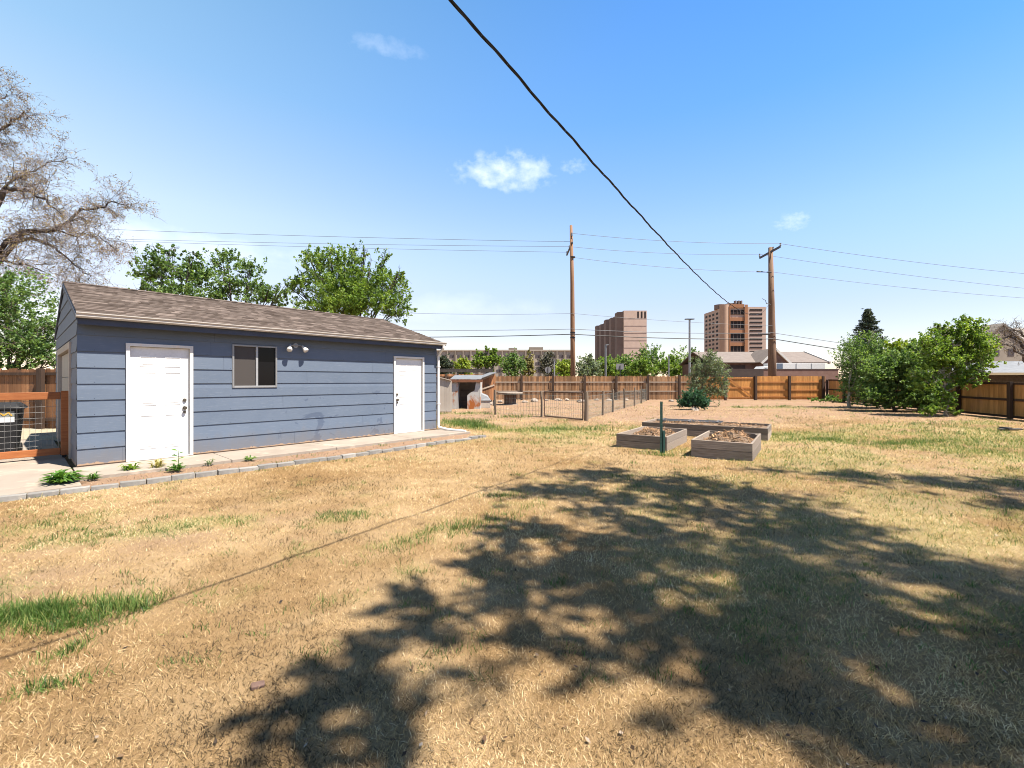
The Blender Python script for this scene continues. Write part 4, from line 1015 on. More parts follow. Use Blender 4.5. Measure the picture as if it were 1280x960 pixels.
# ------------------------------------------------------------------ trees
def leaves(cent, size, rs, elong=1.5, droop=0.0):
    n = len(cent)
    d = rs.normal(size=(n, 3)); d[:, 2] -= droop; d /= np.linalg.norm(d, axis=1)[:, None]
    s = np.cross(d, rs.normal(size=(n, 3))); s /= np.linalg.norm(s, axis=1)[:, None]
    nn = np.cross(d, s)
    L = (size * (.6 + .8 * rs.rand(n)))[:, None]; w = L / elong
    V = np.stack([cent - d * L * .5, cent + s * w * .5 + nn * w * .18, cent + d * L * .5, cent - s * w * .5 + nn * w * .18], 1).reshape(-1, 3)
    Fq = np.arange(n * 4).reshape(n, 4)
    return V, Fq
def tree(name, label, cat, base, lobes, leafmat, barkmat, n, size, trunk_r, fork, seed, clump=.24, group=None, elong=1.5, droop=0., limb_n=5, shell=.55, gap=.0, twigs=8, per=28, trunks=None, limb_k=1.0):
    """lobes: (centre Vector, rx, ry, rz) in world space; one mesh for trunk and limbs, one for the crown"""
    rs = np.random.RandomState(seed); g = random.Random(seed)
    t_ = thing(name, label, cat, base, 0, group); base = Vector(base)
    L = [(c - base, rx, ry, rz) for c, rx, ry, rz in lobes]; lk2 = min(1, limb_k * 2)
    b = MB()
    for bx in (trunks or [Vector((0, 0, 0))]):
        top = Vector((bx.x * .5 + g.uniform(-.1, .1), bx.y * .5, fork))
        b.tube([bx + Vector((0, 0, -.08)), bx + Vector((0, 0, fork * .12)), bx.lerp(top, .5) + Vector((g.uniform(-.05, .05), g.uniform(-.05, .05), 0)), top], [trunk_r * 1.25, trunk_r, trunk_r * .85, trunk_r * .75], 9)
    cs = []
    vol = np.array([rx * ry * rz for _, rx, ry, rz in L]) ** .75; vol = vol / vol.sum()
    done = []
    order = sorted(range(len(L)), key=lambda q: (L[q][0] - top).length) if limb_k < 1 else range(len(L))
    for oi in order:
        (c, rx, ry, rz), wgt = L[oi], vol[oi]
        k0 = top * g.uniform(.75, 1.0)
        if limb_k < 1 and done: k0 = min(done, key=lambda q: (q - c).length + .35 * (q - top).length)
        done.append(c); lsz = max(.25, min(1.0, min(rx, rz) / max(min(q[1], q[3]) for q in L)))
        mid = k0.lerp(c, .5) + Vector((g.uniform(-.12, .12) * rx, g.uniform(-.12, .12) * ry, -.12 * rz))
        b.tube([k0, mid, c], [trunk_r * .55 * limb_k * lsz, trunk_r * .38 * limb_k * lsz, trunk_r * .18 * limb_k * lsz], 6, cap=False)
        for q in range(limb_n):
            a = Vector((g.gauss(0, 1), g.gauss(0, 1), g.gauss(.25, 1))).normalized(); e = c + Vector((a.x * rx, a.y * ry, a.z * rz)) * .85
            m = c.lerp(e, .5) + Vector((0, 0, .06 * rz)); s0 = mid.lerp(c, g.random())
            b.tube([s0, m, e], [trunk_r * .18 * lk2, trunk_r * .12 * lk2, trunk_r * .05], 4, cap=False)
            for w in range(twigs // 2):
                s1 = m.lerp(e, g.random()); e1 = s1 + Vector((g.gauss(0, 1) * rx, g.gauss(0, 1) * ry, g.gauss(.2, 1) * rz)) * .28
                b.tube([s1, e1], [trunk_r * .05, trunk_r * .025], 3, cap=False)
        nc_ = max(3, int(n * wgt / per))
        sub = rs.normal(size=(7, 3)); sub /= np.linalg.norm(sub, axis=1)[:, None]
        d = rs.normal(size=(nc_, 3)); d /= np.linalg.norm(d, axis=1)[:, None]
        rr = (shell + (1 - shell) * rs.rand(nc_)) * (rs.rand(nc_) ** .33 * .6 + .4) * (1 + .12 * rs.randn(nc_))
        d = d * .62 + sub[rs.randint(0, 7, nc_)] * .5; cc = np.array(c) + d * rr[:, None] * np.array([rx, ry, rz])
        if gap: 
            kk = vnoise(cc[:, 0] * 2.3 / max(rx, .4) + seed, cc[:, 2] * 2.3 / max(rz, .4) + cc[:, 1] * .7) > gap; cc = cc[kk]
        cs.append((cc, clump * min(rx, rz), np.array(c)))
    b.build('trunk', barkmat, t_, smooth=True, fix=False)
    pts, tn = [], []
    for cc, cr, lc in cs:
        for p in cc:
            k = max(3, int(rs.poisson(per))); ls = cr * (1.2 + 2.4 * rs.rand() ** 1.5)
            ctr = lc; dr_ = (p - ctr) / (np.linalg.norm(p - ctr) + 1e-6) * .75 + np.array([0, 0, .55 - droop]) + rs.normal(size=3) * .45
            dr_ /= np.linalg.norm(dr_); tt_ = rs.rand(k) ** .8
            pts.append(p + dr_ * (tt_ * ls)[:, None] + rs.normal(size=(k, 3)) * (ls * .20 * (1.15 - tt_))[:, None]); tn.append(np.clip(rs.normal(.5, .16) + rs.normal(0, .2, k), 0, 1))
    pts = np.concatenate(pts); tn = np.concatenate(tn)
    pts[:, 2] = np.maximum(pts[:, 2], .02)
    V, Fq = leaves(pts, size, rs, elong, droop)
    np_mesh('crown', V, Fq, tn, leafmat, t_)
    return t_
def lob(Y, lst, depth=1.0):
    r = []
    for px_, py_, rx, ry in lst:
        s = Y / F; r.append((P(px_, py_, Y + random.uniform(-.25, .25) * rx * s * depth), rx * s, rx * s * .9 * depth, ry * s))
    return r
random.seed(19)
tree('leafy_tree', 'light green leafy tree over the fence behind the driveway gate', 'tree', P(12, 476, 16) * Vector((1, 1, 0)) if False else Vector((-18.3, 16, 0)),
     lob(16, [(15, 372, 42, 36), (48, 405, 28, 28), (-40, 390, 55, 60), (52, 442, 24, 18), (15, 440, 45, 22), (2, 345, 20, 14), (35, 425, 36, 28), (20, 458, 30, 8), (66, 452, 14, 12)]), M['leaf_mid'], M['bark'], 26000, .09, .14, 1.6, 3, gap=.28)
tree('leafy_tree', 'loose blue-green tree behind the left part of the garage roof', 'tree', Vector((-16.9, 22, 0)),
     lob(22, [(205, 330, 32, 20), (238, 345, 34, 26), (186, 345, 20, 14), (222, 366, 46, 20), (212, 312, 14, 10), (240, 322, 12, 10), (182, 368, 18, 16), (195, 312, 10, 8)]), M['leaf_mid'], M['bark_dark'], 17000, .11, .12, 3.5, 5, gap=.33, clump=.20)
tree('leafy_tree', 'dark green tree behind the middle of the garage roof', 'tree', Vector((-14.9, 24, 0)),
     lob(24, [(285, 332, 28, 23), (312, 352, 34, 22), (270, 360, 26, 22), (335, 368, 22, 14), (310, 334, 14, 11), (300, 375, 50, 16), (345, 374, 22, 13), (352, 362, 12, 9)]), M['leaf_mid'], M['bark_dark'], 17000, .115, .12, 3.5, 6, gap=.32, clump=.20)
tree('leafy_tree', 'tall bushy green tree rising above the right part of the garage roof', 'tree', Vector((-10.4, 28, 0)),
     lob(28, [(398, 338, 26, 26), (430, 332, 28, 22), (462, 338, 26, 26), (488, 355, 26, 22), (430, 362, 50, 30), (500, 380, 18, 22), (372, 360, 18, 16), (470, 385, 34, 26), (408, 316, 10, 8), (456, 318, 10, 8), (500, 342, 10, 8), (390, 385, 24, 22), (430, 388, 60, 22), (440, 312, 8, 8), (482, 322, 8, 9), (385, 318, 9, 9)]), M['leaf_bright'], M['bark_dark'], 46000, .12, .17, 3.8, 8, gap=.28, clump=.20, trunks=[Vector((-.5, 0, 0)), Vector((.4, .2, 0))])
# trees beyond the back fence
far = [  # px, top, half width, Y, mat, label, bottom
    (553, 444, 13, 46, 'leaf_dark', 'dark rounded evergreen just right of the garage downspout, beyond the fence', 470),
    (578, 447, 13, 62, 'leaf_yellow', 'yellowish bushy tree between the dark evergreen and the bright spreading tree', 470),
    (608, 436, 18, 36, 'leaf_bright', 'bright spreading tree standing over the corner of the old fence', 466),
    (641, 441, 17, 70, 'leaf_mid', 'rounded green tree before the long tan building', 472),
    (661, 438, 9, 72, 'leaf_olive', 'thin olive-yellow tree before the long tan building', 474),
    (686, 438, 14, 78, 'leaf_greydark', 'grey-brown pine before the right end of the long tan building', 474),
    (706, 448, 13, 66, 'leaf_yellow', 'round lime-green tree beside the slim utility pole', 474),
    (734, 444, 19, 74, 'leaf_grey', 'pale green tree just right of the slim utility pole', 474),
    (737, 443, 9, 160, 'leaf_dark', 'dark distant conifer at the left foot of the ribbed brown tower', 470),
    (757, 446, 19, 80, 'leaf_bright', 'green tree behind the shorter street lamp', 474),
    (781, 442, 22, 88, 'leaf_mid', 'green tree behind the square road sign', 474),
    (800, 447, 18, 82, 'leaf_bright', 'low bright tree below the lit side of the ribbed brown tower', 474),
    (815, 430, 24, 96, 'leaf_mid', 'tall green tree right of the ribbed brown tower', 474),
    (839, 441, 21, 90, 'leaf_bright', 'bright green tree left of the tall street lamp', 474),
    (862, 436, 25, 100, 'leaf_mid', 'broad green tree behind the tall street lamp', 474),
    (890, 442, 19, 84, 'leaf_bright', 'green tree below the tan tower, behind the grey-green shrub', 474)]
for k, (px_, top, hw, Y, m, lb, bot) in enumerate(far):
    h = bot - top; base = P(px_, 476, Y); base.z = 0
    L = lob(Y, [(px_, top + h * .45, hw * .75, h * .42), (px_ - hw * .45, top + h * .6, hw * .55, h * .33), (px_ + hw * .45, top + h * .62, hw * .55, h * .33), (px_ + hw * .1, top + h * .22, hw * .42, h * .22), (px_, top + h * .82, hw * .8, h * .2)])
    spread = px_ == 608
    if spread: L = lob(Y, [(px_, 452, 15, 9), (px_ - 13, 455, 8, 7), (px_ + 12, 452, 8, 8), (px_ - 8, 442, 7, 6), (px_ + 9, 441, 7, 5), (px_, 438, 5, 4)])
    tree('conifer' if m in ('leaf_dark', 'leaf_greydark') else 'leafy_tree', lb, 'tree', base, L, M[m], M['bark_dark'], 4200, .0036 * Y + .03, .12 + Y * .001, max(1.2, EYE + (476 - bot) * Y / F + .5), 60 + k, group='trees beyond the back fence', gap=.22 if m != 'leaf_olive' else .4, limb_n=3, twigs=2, per=14)
# shrubs in the yard
tree('shrub', 'tall twiggy grey-green shrub in front of the back fence', 'shrub', Vector((11.0, 25.6, 0)),
     lob(25.6, [(884, 458, 18, 16), (898, 466, 13, 20), (878, 478, 20, 18), (902, 486, 11, 16), (886, 446, 9, 9), (868, 466, 9, 9), (890, 490, 18, 10)]), M['leaf_grey'], M['bark'], 17000, .085, .07, .6, 80, gap=.22, elong=2.6, twigs=14, limb_n=9, clump=.22)
tree('shrub', 'round dense blue-green shrub low beside the taller grey-green shrub', 'shrub', Vector((9.35, 22.6, 0)),
     lob(22.6, [(866, 500, 18, 11), (856, 504, 10, 8), (880, 503, 11, 8)]), M['leaf_blue'], M['bark_dark'], 15000, .075, .05, .25, 82, elong=1.8, clump=.2, shell=.7)
# clump by the right fence
def spruce(label, base, h, rad, seed):
    rs = np.random.RandomState(seed); g = random.Random(seed); t_ = thing('spruce', label, 'tree', base); b = MB()
    b.tube([(0, 0, -.1), (0, 0, h * .5), (0, 0, h)], [.28, .16, .02], 8); pts = []; tn = []
    z = h * .12
    while z < h - .15:
        f = 1 - z / h; r = rad * f ** .85 * g.uniform(.8, 1.12); nb = int(7 + 6 * f)
        for k in range(nb):
            a = g.random() * 6.283; L = r * g.uniform(.72, 1.12); d = np.array([math.cos(a), math.sin(a), 0]); e = np.array([0, 0, z]) + d * L + np.array([0, 0, -.22 * L + .12 * L * g.random()])
            b.tube([(0, 0, z), tuple(e)], [.03 * f + .012, .006], 4, cap=False)
            n = int(26 + 46 * f); u = rs.rand(n) ** .7
            p = np.array([0, 0, z]) * (1 - u)[:, None] + e * u[:, None] + np.array([0, 0, .10])[None] * (u ** 3)[:, None] + rs.normal(size=(n, 3)) * np.array([.17, .17, .10]) * (1.25 - u)[:, None]
            pts.append(p); tn.append(np.clip(rs.normal(.45, .22, n) + (g.random() - .5) * .3, 0, 1))
        z += .16 + .30 * f
    b.build('trunk', M['bark_dark'], t_, fix=False)
    pts = np.concatenate(pts); V, Fq = leaves(pts, np.full(len(pts), .34), rs, 3.2, .3); np_mesh('crown', V, Fq, np.concatenate(tn), M['leaf_dark'], t_)
spruce('dark pointed spruce rising behind the leafy clump on the right', Vector((48.7, 60, 0)), 11.4, 5.6, 84)
tree('leafy_shrub', 'fine-leaved grey-green shrub tree at the left of the right clump', 'tree', Vector((18.6, 24.2, 0)),
     lob(24.2, [(1082, 436, 22, 20), (1066, 456, 22, 26), (1096, 452, 22, 28), (1080, 478, 30, 22), (1062, 484, 15, 14), (1088, 420, 10, 8), (1072, 497, 16, 8), (1092, 494, 14, 12)]), M['leaf_mid'], M['bark_pale'], 24000, .09, .09, .9, 86, elong=2.0, gap=.16)
tree('leafy_shrub', 'dense low dark green bush filling the gap between the two right trees', 'shrub', Vector((18.6, 21.3, 0)),
     lob(21.3, [(1120, 470, 28, 30), (1142, 484, 30, 24), (1106, 492, 24, 18), (1160, 494, 20, 16), (1125, 503, 34, 10), (1090, 500, 16, 12), (1158, 506, 14, 9), (1130, 450, 22, 16), (1150, 440, 16, 18), (1100, 470, 20, 22)]), M['leaf_mid'], M['bark_dark'], 36000, .10, .08, .5, 88, gap=.12)
tree('leafy_shrub', 'lime-green young tree with bright top behind the dense right bush', 'tree', Vector((20.0, 23.2, 0)),
     lob(23.2, [(1128, 440, 18, 14), (1116, 450, 14, 14), (1142, 452, 18, 16)]), M['leaf_yellow'], M['bark_dark'], 5000, .13, .07, 1.2, 89, gap=.2)
tree('leafy_tree', 'green tree with a pale leafy trunk in front of the right fence', 'tree', Vector((18.55, 18.7, 0)),
     lob(18.7, [(1198, 416, 24, 20), (1175, 436, 24, 22), (1217, 440, 26, 24), (1196, 458, 40, 20), (1163, 466, 24, 18), (1226, 468, 14, 8), (1172, 412, 10, 8), (1205, 402, 10, 7), (1186, 488, 9, 12), (1160, 480, 20, 14), (1204, 478, 16, 8)]), M['leaf_bright'], M['bark_pale'], 27000, .095, .10, 1.4, 90, gap=.20)
sprig = tree('leafy_shrub', 'leafy suckers sprouting at the base of the pale-trunked right tree', 'shrub', Vector((18.2, 18.3, 0)), lob(18.3, [(1186, 500, 9, 10), (1174, 508, 11, 8), (1192, 515, 8, 5), (1160, 512, 10, 7)]), M['leaf_bright'], M['bark_pale'], 3200, .09, .02, .3, 91)
tree('leafy_shrub', 'low leafy plants on the ground in the far right fence corner', 'shrub', Vector((21.3, 30.0, 0)), lob(30.0, [(1020, 500, 12, 3), (1036, 499, 12, 5), (1050, 502, 10, 4)]), M['leaf_mid'], M['bark_dark'], 1500, .11, .02, .15, 92)

# bare tree: limbs as seen, then branching with drooping twigs
def bare_tree(name, label, base, limbs, Y, seed, n2, n3, n4, r0, droop, bud_n, twig_l=1.0, dens=2.6, rmin=.0, barkm='bark_dark', twigm='twig'):
    g = random.Random(seed); t_ = thing(name, label, 'tree', base)
    base = Vector(base); b = MB(); tw = MB(); tips = []
    def grow(p, d, L, r, lvl):
        n = 5; pts = [p]; q = p.copy(); d = d.normalized()
        for i_ in range(n):
            d = (d + Vector((g.gauss(0, .22), g.gauss(0, .22), g.gauss(0, .22) - droop * lvl * .10))).normalized(); q = q + d * L / n; pts.append(q.copy())
        (b if lvl < 2 else tw).tube(pts, [r * (1 - .75 * i_ / n) for i_ in range(n + 1)], 5 if lvl < 2 else 3, cap=False)
        if lvl >= 3: tips.extend(pts[2:]); return
        cnt = (n2, n3, n4)[lvl]
        for k in range(cnt):
            f = g.uniform(.2, 1) * n; i_ = min(int(f), n - 1); s = pts[i_].lerp(pts[i_ + 1], f - i_)
            dd = (pts[i_ + 1] - pts[i_]).normalized(); a = Vector((g.gauss(0, 1), g.gauss(0, 1), g.gauss(.2, 1))).normalized()
            grow(s, dd * .7 + a * .9, L * g.uniform(.4, .7) * (twig_l if lvl == 2 else 1), max(rmin, r * g.uniform(.4, .6)), lvl + 1)
    for lm in limbs:
        pts = [P(x, y, Y + dy) - base for x, y, dy in lm]
        # subdivide with wobble
        ps = []
        for a_, c_ in zip(pts[:-1], pts[1:]):
            for q in range(4): ps.append(a_.lerp(c_, q / 4) + Vector((g.gauss(0, .05), g.gauss(0, .1), g.gauss(0, .05))))
        ps.append(pts[-1]); N_ = len(ps)
        b.tube(ps, [r0 * (1 - .9 * (i_ / N_) ** .8) for i_ in range(N_)], 7, cap=False)
        tot = sum((q - p).length for p, q in zip(ps[:-1], ps[1:]))
        for k in range(int(tot * dens)):
            f = g.uniform(.12, 1) * (N_ - 1); i_ = min(int(f), N_ - 2); s = ps[i_].lerp(ps[i_ + 1], f - i_); dd = (ps[i_ + 1] - ps[i_]).normalized()
            a = Vector((g.gauss(0, 1), g.gauss(0, 1.2), g.gauss(.25, 1))).normalized()
            grow(s, dd * .6 + a, g.uniform(.7, 1.7) * (r0 / .2) ** .3, r0 * .22 * (1.2 - f / N_), 1)
    b.tube([Vector((0, 0, -.1)), Vector((.1, 0, 1.5)), Vector((.15, .1, 3.2)), pts[0] * 0 + (P(limbs[0][0][0], limbs[0][0][1], Y + limbs[0][0][2]) - base)], [r0 * 2.4, r0 * 2.0, r0 * 1.7, r0 * 1.0], 10)
    for lm in limbs[1:]:
        b.tube([Vector((.15, .1, 3.0)), (Vector((.15, .1, 3.2)) + (P(*lm[0][:2], Y + lm[0][2]) - base)) * .5, P(*lm[0][:2], Y + lm[0][2]) - base], [r0 * 1.3, r0 * 1.1, r0], 8, cap=False)
    b.build('trunk', M[barkm], t_, fix=False, smooth=True)
    tag(tw.build('twigs', M[twigm], t_, fix=False), kind=None)
    if bud_n:
        rs = np.random.RandomState(seed); T = np.array([tuple(p) for p in tips]); idx = rs.randint(0, len(T), bud_n); c = T[idx] + rs.normal(size=(bud_n, 3)) * .05
        V, Fq = leaves(c, np.full(bud_n, .055), rs, 1.6); np_mesh('crown', V, Fq, rs.rand(bud_n), M['bud'], t_)
    return t_
bare_tree('bare_tree', 'big bare tree with drooping twigs beyond the left end of the garage', Vector((-27.5, 20.5, 0)), [
    [(-90, 345, 1), (-20, 325, .5), (10, 300, 0), (40, 288, 0), (85, 290, -.3), (125, 296, .5), (150, 318, 0)],
    [(30, 290, 0), (78, 284, .5), (92, 268, .8), (116, 260, .6), (142, 252, .3), (160, 258, 0)],
    [(-90, 300, -1), (-30, 255, -.6), (8, 234, -.4), (28, 222, 0), (50, 211, .3), (84, 198, .6)],
    [(8, 234, -.4), (40, 240, -1), (62, 255, -1.4), (80, 270, -1.6)],
    [(-90, 240, .5), (-40, 190, .6), (0, 160, .4), (28, 140, .2), (42, 150, 0)],
    [(-60, 200, -1), (-30, 140, -1), (-5, 125, -.6), (8, 118, -.4)],
    [(10, 300, 0), (45, 298, 1.2), (70, 310, 1.5), (95, 330, 1.5), (110, 350, 1.4)],
    [(-60, 320, -1), (-20, 325, -1.5), (20, 330, -1.5), (55, 340, -1.2)]], 20, 3, 5, 6, 5, .098, .55, 22000, 1.15, 4.9, .0066)
bare_tree('bare_tree', 'dark bare tree arching over the neighbour roof at the right edge', Vector((36.8, 30, 0)), [
    [(1296, 470, 0), (1278, 444, 0), (1262, 431, 0), (1246, 430, 0), (1236, 440, 0)],
    [(1290, 452, .3), (1275, 428, .3), (1262, 420, .2), (1248, 424, 0)],
    [(1300, 440, 0), (1282, 418, .3), (1268, 412, .3), (1250, 414, 0)]], 30, 9, 3, 3, 3, .13, .15, 500, .8, 3.5, .011, 'bark_dark', 'bark')
# the tree whose crown shades the lawn; it stands to the right of the view
SH = [(0.4, 6.1, 7.0, .75), (1.3, 6.9, 7.4, .8), (2.0, 6.2, 7.6, 1.0), (1.2, 5.6, 7.2, .7), (3.0, 5.7, 7.8, 1.0), (.3, 4.4, 7.0, .7), (.6, 3.4, 6.6, .85), (1.5, 3.9, 6.8, 1.0), (-.2, 3.6, 6.4, .5), (-.75, 3.0, 6.4, .38), (-.75, 2.15, 6.2, .42), (-.2, 2.15, 6.2, .22),
      (2.6, 4.2, 7.4, .9), (2.2, 3.0, 6.8, .9), (3.4, 3.2, 7.2, 1.0), (1.4, 2.7, 6.4, .55), (2.4, 2.1, 6.4, .75), (3.3, 4.4, 7.6, .75), (4.3, 2.7, 7.4, 1.1), (3.6, 2.4, 6.8, .9), (5.6, 1.7, 7, 1.0), (2.9, 1.8, 6.6, .7), (3.4, 1.6, 6.6, .9), (4.6, 1.6, 7, 1.0), (1.9, 1.45, 6.4, .5), (6.0, 2.6, 7.4, 1.1),
      (5.3, 6.9, 8.0, .85), (6.4, 6.3, 8.0, .9), (7.4, 6.2, 7.8, .8), (6.2, 5.3, 7.8, .75), (7.4, 4.9, 7.6, .9), (4.3, 7.3, 8.2, .45), (.9, 5.0, 7.0, .5), (3.2, 5.0, 7.6, .5), (-.1, 4.2, 6.6, .45), (.1, 2.9, 6.4, .6), (.5, 2.45, 6.4, .4), (-.5, 2.55, 6.2, .42), (-.45, 1.95, 6.2, .35), (1.0, 3.2, 6.6, .6), (1.9, 5.2, 7.2, .6), (2.6, 6.6, 7.6, .6), (1.5, 2.1, 6.4, .45), (2.4, 1.4, 6.6, .55), (3.0, 2.6, 6.8, .7), (4.9, 2.0, 7, .8), (.8, 4.1, 6.8, .45), (1.75, 2.6, 6.6, .55), (2.2, 2.5, 6.6, .6), (1.6, 1.8, 6.4, .45), (2.2, 1.75, 6.5, .5), (1.15, 2.75, 6.4, .4), (2.9, 2.2, 6.8, .6), (3.4, 3.7, 7.2, .6), (-.05, 3.2, 6.5, .45), (-.45, 2.85, 6.3, .4), (.9, 2.75, 6.4, .45), (0.2, 2.5, 6.4, .35), (2.0, 3.5, 6.9, .7), (1.3, 4.6, 7.0, .6), (2.5, 5.0, 7.4, .6), (1.0, 6.0, 7.2, .5), (.95, 2.1, 6.4, .4), (1.3, 2.0, 6.4, .45), (1.55, 1.8, 6.4, .4), (1.95, 1.85, 6.4, .45), (.85, 2.45, 6.4, .4), (1.35, 2.4, 6.4, .5), (2.2, 1.7, 6.4, .45), (2.7, 1.8, 6.5, .5), (1.7, 2.9, 6.6, .5), (-1.0, 2.0, 6.2, .35), (-.85, 1.8, 6.2, .3), (-.6, 1.75, 6.2, .34), (-.95, 2.25, 6.2, .3), (-.7, 2.45, 6.2, .3)]
tl = []
off = SUN_H * (1 / math.tan(SUN_EL))
for x, y, z, r in SH:
    z = z * 1.5
    tl.append((Vector((x, y, 0)) + off * z + Vector((0, 0, z)), r * 1.0, r * 1.0, r * .7))
tree('shade_tree', 'large leafy tree beside the yard casting dappled shade over the lawn', 'tree', Vector((10.6, .2, 0)), tl, M['leaf_mid'], M['bark'], 105000, .085, .32, 8.5, 97, clump=.26, shell=.15, gap=.24, limb_n=3, twigs=6, per=22, limb_k=.22)

# ------------------------------------------------------------------ utility poles and wires
def curve_pts(A, B, sag, n=24):
    A, B = Vector(A), Vector(B); return [A.lerp(B, k / n) - Vector((0, 0, sag * 4 * (k / n) * (1 - k / n))) for k in range(n + 1)]
p1 = thing('utility_pole', 'slim orange-brown utility pole with a short side arm, behind the old fence', 'pole', (4.95, 36, 0))
b = MB(); b.tube([(.08, 0, -.2), (.03, 0, 5), (0, 0, 9.5), (-.1, 0, 14.25)], [.205, .19, .165, .11], 14); b.build('shaft', M['pole_wood'], p1, smooth=True)
b = MB(); b.bar((-.05, -.35, 12.75), (-.05, 3.2, 12.75), .11, .13); b.build('crossarm', M['metal_dark'], p1)
for y in (.0, 1.4, 3.05):
    b = MB(); b.tube([(-.05, y, 12.8), (-.05, y, 12.88), (-.05, y, 12.96), (-.05, y, 13.04)], [.03, .07, .05, .06], 8); b.build('insulator', M['metal_grey'], p1)
b = MB(); b.tube([(-.05, -.16, 13.35), (-.05, -.16, 13.6)], .07, 8); b.build('insulator', M['metal_grey'], p1)
for z in (11.6, 5.4, 5.0):
    b = MB(); b.tube([(.03, 0, z), (.03, 0, z + .09)], .21, 14); b.build('band', M['metal_dark'], p1)
p2 = thing('utility_pole', 'thick dark brown utility pole with a crossarm on top, behind the orange fence', 'pole', (21.9, 37, 0))
b = MB(); b.tube([(.08, 0, -.2), (.05, 0, 4), (0, 0, 8), (-.08, 0, 12.75)], [.34, .30, .24, .17], 14); b.build('shaft', M['pole_dark'], p2, smooth=True)
b = MB(); b.bar((-.2, -1.5, 12.35), (-.02, 1.7, 12.35), .12, .15); b.build('crossarm', M['metal_dark'], p2)
for y in (-1.4, -.4, 1.6):
    b = MB(); b.tube([(-.1, y, 12.42), (-.1, y, 12.5), (-.1, y, 12.58), (-.1, y, 12.68)], [.03, .08, .05, .07], 8); b.build('insulator', M['metal_grey'], p2)
b = MB(); b.tube([(-.15, -.2, 10.6), (-.55, -.3, 10.6), (-.6, -.3, 10.6), (-1.4, -.3, 10.65)], [.06, .05, .03, .07], 8); b.build('insulator', M['metal_dark'], p2)
b = MB(); b.tube([(-.2, -.2, 7.9), (-.55, -.2, 8.0), (-.62, -.2, 8.25), (-.9, -.2, 8.4)], [.03, .03, .02, .02], 6); b.build('bracket', M['metal_dark'], p2)
b = MB(); b.tube([(-.3, -.3, 5.4), (-1.3, -.3, 5.4)], .06, 8); b.build('splice_box', M['metal_dark'], p2)
def wire_thing(name, label, pts_list, r, mat, cat='cable', group='overhead wires'):
    b = MB()
    for A, B, s in pts_list: b.tube(curve_pts(A, B, s), r, 5)
    return tag(b.build(name, M[mat], fix=False), label, cat, group)
V3 = Vector
wire_thing('power_line', 'topmost power line crossing both utility poles at the arm tips', [(P(120, 286, 40), V3((4.9, 36.1, 12.95)), .12), (V3((4.85, 35.8, 13.55)), V3((21.7, 35.6, 12.65)), .25), (V3((21.7, 35.6, 12.65)), P(1420, 352, 44), .4)], .016, 'line')
wire_thing('power_line', 'middle power line carried by the crossarms of both poles', [(P(120, 298, 42), V3((4.9, 37.4, 12.95)), .12), (V3((4.9, 37.4, 12.95)), V3((21.8, 38.6, 12.65)), .25), (V3((21.8, 38.6, 12.65)), P(1420, 372, 47), .4)], .016, 'line')
wire_thing('power_line', 'lowest of the thin power lines near the pole tops', [(P(120, 300, 44), V3((4.9, 39.05, 12.95)), .12), (V3((4.9, 36.0, 11.65)), V3((20.5, 36.7, 10.62)), .22), (V3((21.9, 36.7, 10.6)), P(1420, 380, 44), .4)], .015, 'line')
wire_thing('power_line', 'thin single wire halfway up the slim pole left of it', [(P(500, 391, 38), V3((4.95, 35.8, 7.0)), .1), (V3((4.95, 35.8, 7.0)), V3((21.8, 36.7, 6.1)), .12)], .013, 'line')
wire_thing('communication_cable', 'upper dark telephone cable strung low between the poles', [(P(420, 411, 40), V3((4.95, 35.75, 5.72)), .12), (V3((4.95, 35.75, 5.72)), V3((21.8, 36.6, 5.5)), .15), (V3((21.8, 36.6, 5.5)), P(1380, 470, 46), .2)], .022, 'line')
wire_thing('communication_cable', 'lower and thicker dark telephone cable strung between the poles', [(P(420, 421, 40), V3((4.95, 35.75, 5.3)), .12), (V3((4.95, 35.75, 5.3)), V3((21.8, 36.6, 5.0)), .15), (V3((21.8, 36.6, 5.0)), P(1380, 482, 46), .2)], .034, 'cable')
# twisted service drop from the thick pole to the house behind the camera
A0, B0 = V3((-2.91, -1.5, 0)), V3((21.6, 36.8, 0)); prof = lambda Yv: 3.62 + .00464 * (Yv - 6.0) ** 2
n_ = 900; core = []
for k in range(n_ + 1):
    f = k / n_; p = A0.lerp(B0, f); p.z = prof(p.y) + .006 * math.sin(k * .31) ; core.append(p)
dh = (B0 - A0).normalized(); sd = V3((-dh.y, dh.x, 0)); sd2 = V3((0, 0, 1))
b = MB()
for s in (0, 1, 2):
    pts = []
    for k, p in enumerate(core):
        a = k * .35 + s * 2.094; pts.append(p + (sd * math.cos(a) + sd2 * math.sin(a)) * .0064)
    b.tube(pts, .0058, 4, cap=False)
tag(b.build('service_cable', M['cable'], fix=False), 'thick twisted black cable sweeping down across the sky to the dark pole', 'cable')

# ------------------------------------------------------------------ street furniture beyond the fence
def lamp(label, px_, top, Y, r, head):
    p = P(px_, top, Y); t_ = thing('street_lamp', label, 'street lamp', (p.x, Y, 0))
    b = MB(); b.tube([(0, 0, -.1), (0, 0, p.z)], [r * 1.2, r], 8); b.build('pole', M['metal_grey'], t_)
    for s in (-1, 1):
        if s == -1 and head < .5: continue
        b = MB(); b.hexa([(s * .05, -.2, p.z - .12), (s * head, -.25, p.z - .05), (s * head, .25, p.z - .05), (s * .05, .2, p.z - .12), (s * .05, -.2, p.z + .08), (s * head, -.2, p.z + .08), (s * head, .2, p.z + .08), (s * .05, .2, p.z + .08)]); b.build('lamp_head', M['metal_dark'] if head > .5 else M['metal_grey'], t_)
lamp('tall pale street lamp with a wide double head left of the tan tower', 862, 399, 70, .16, .72)
lamp('short pale street lamp before the ribbed brown tower', 757, 431, 75, .16, .45)
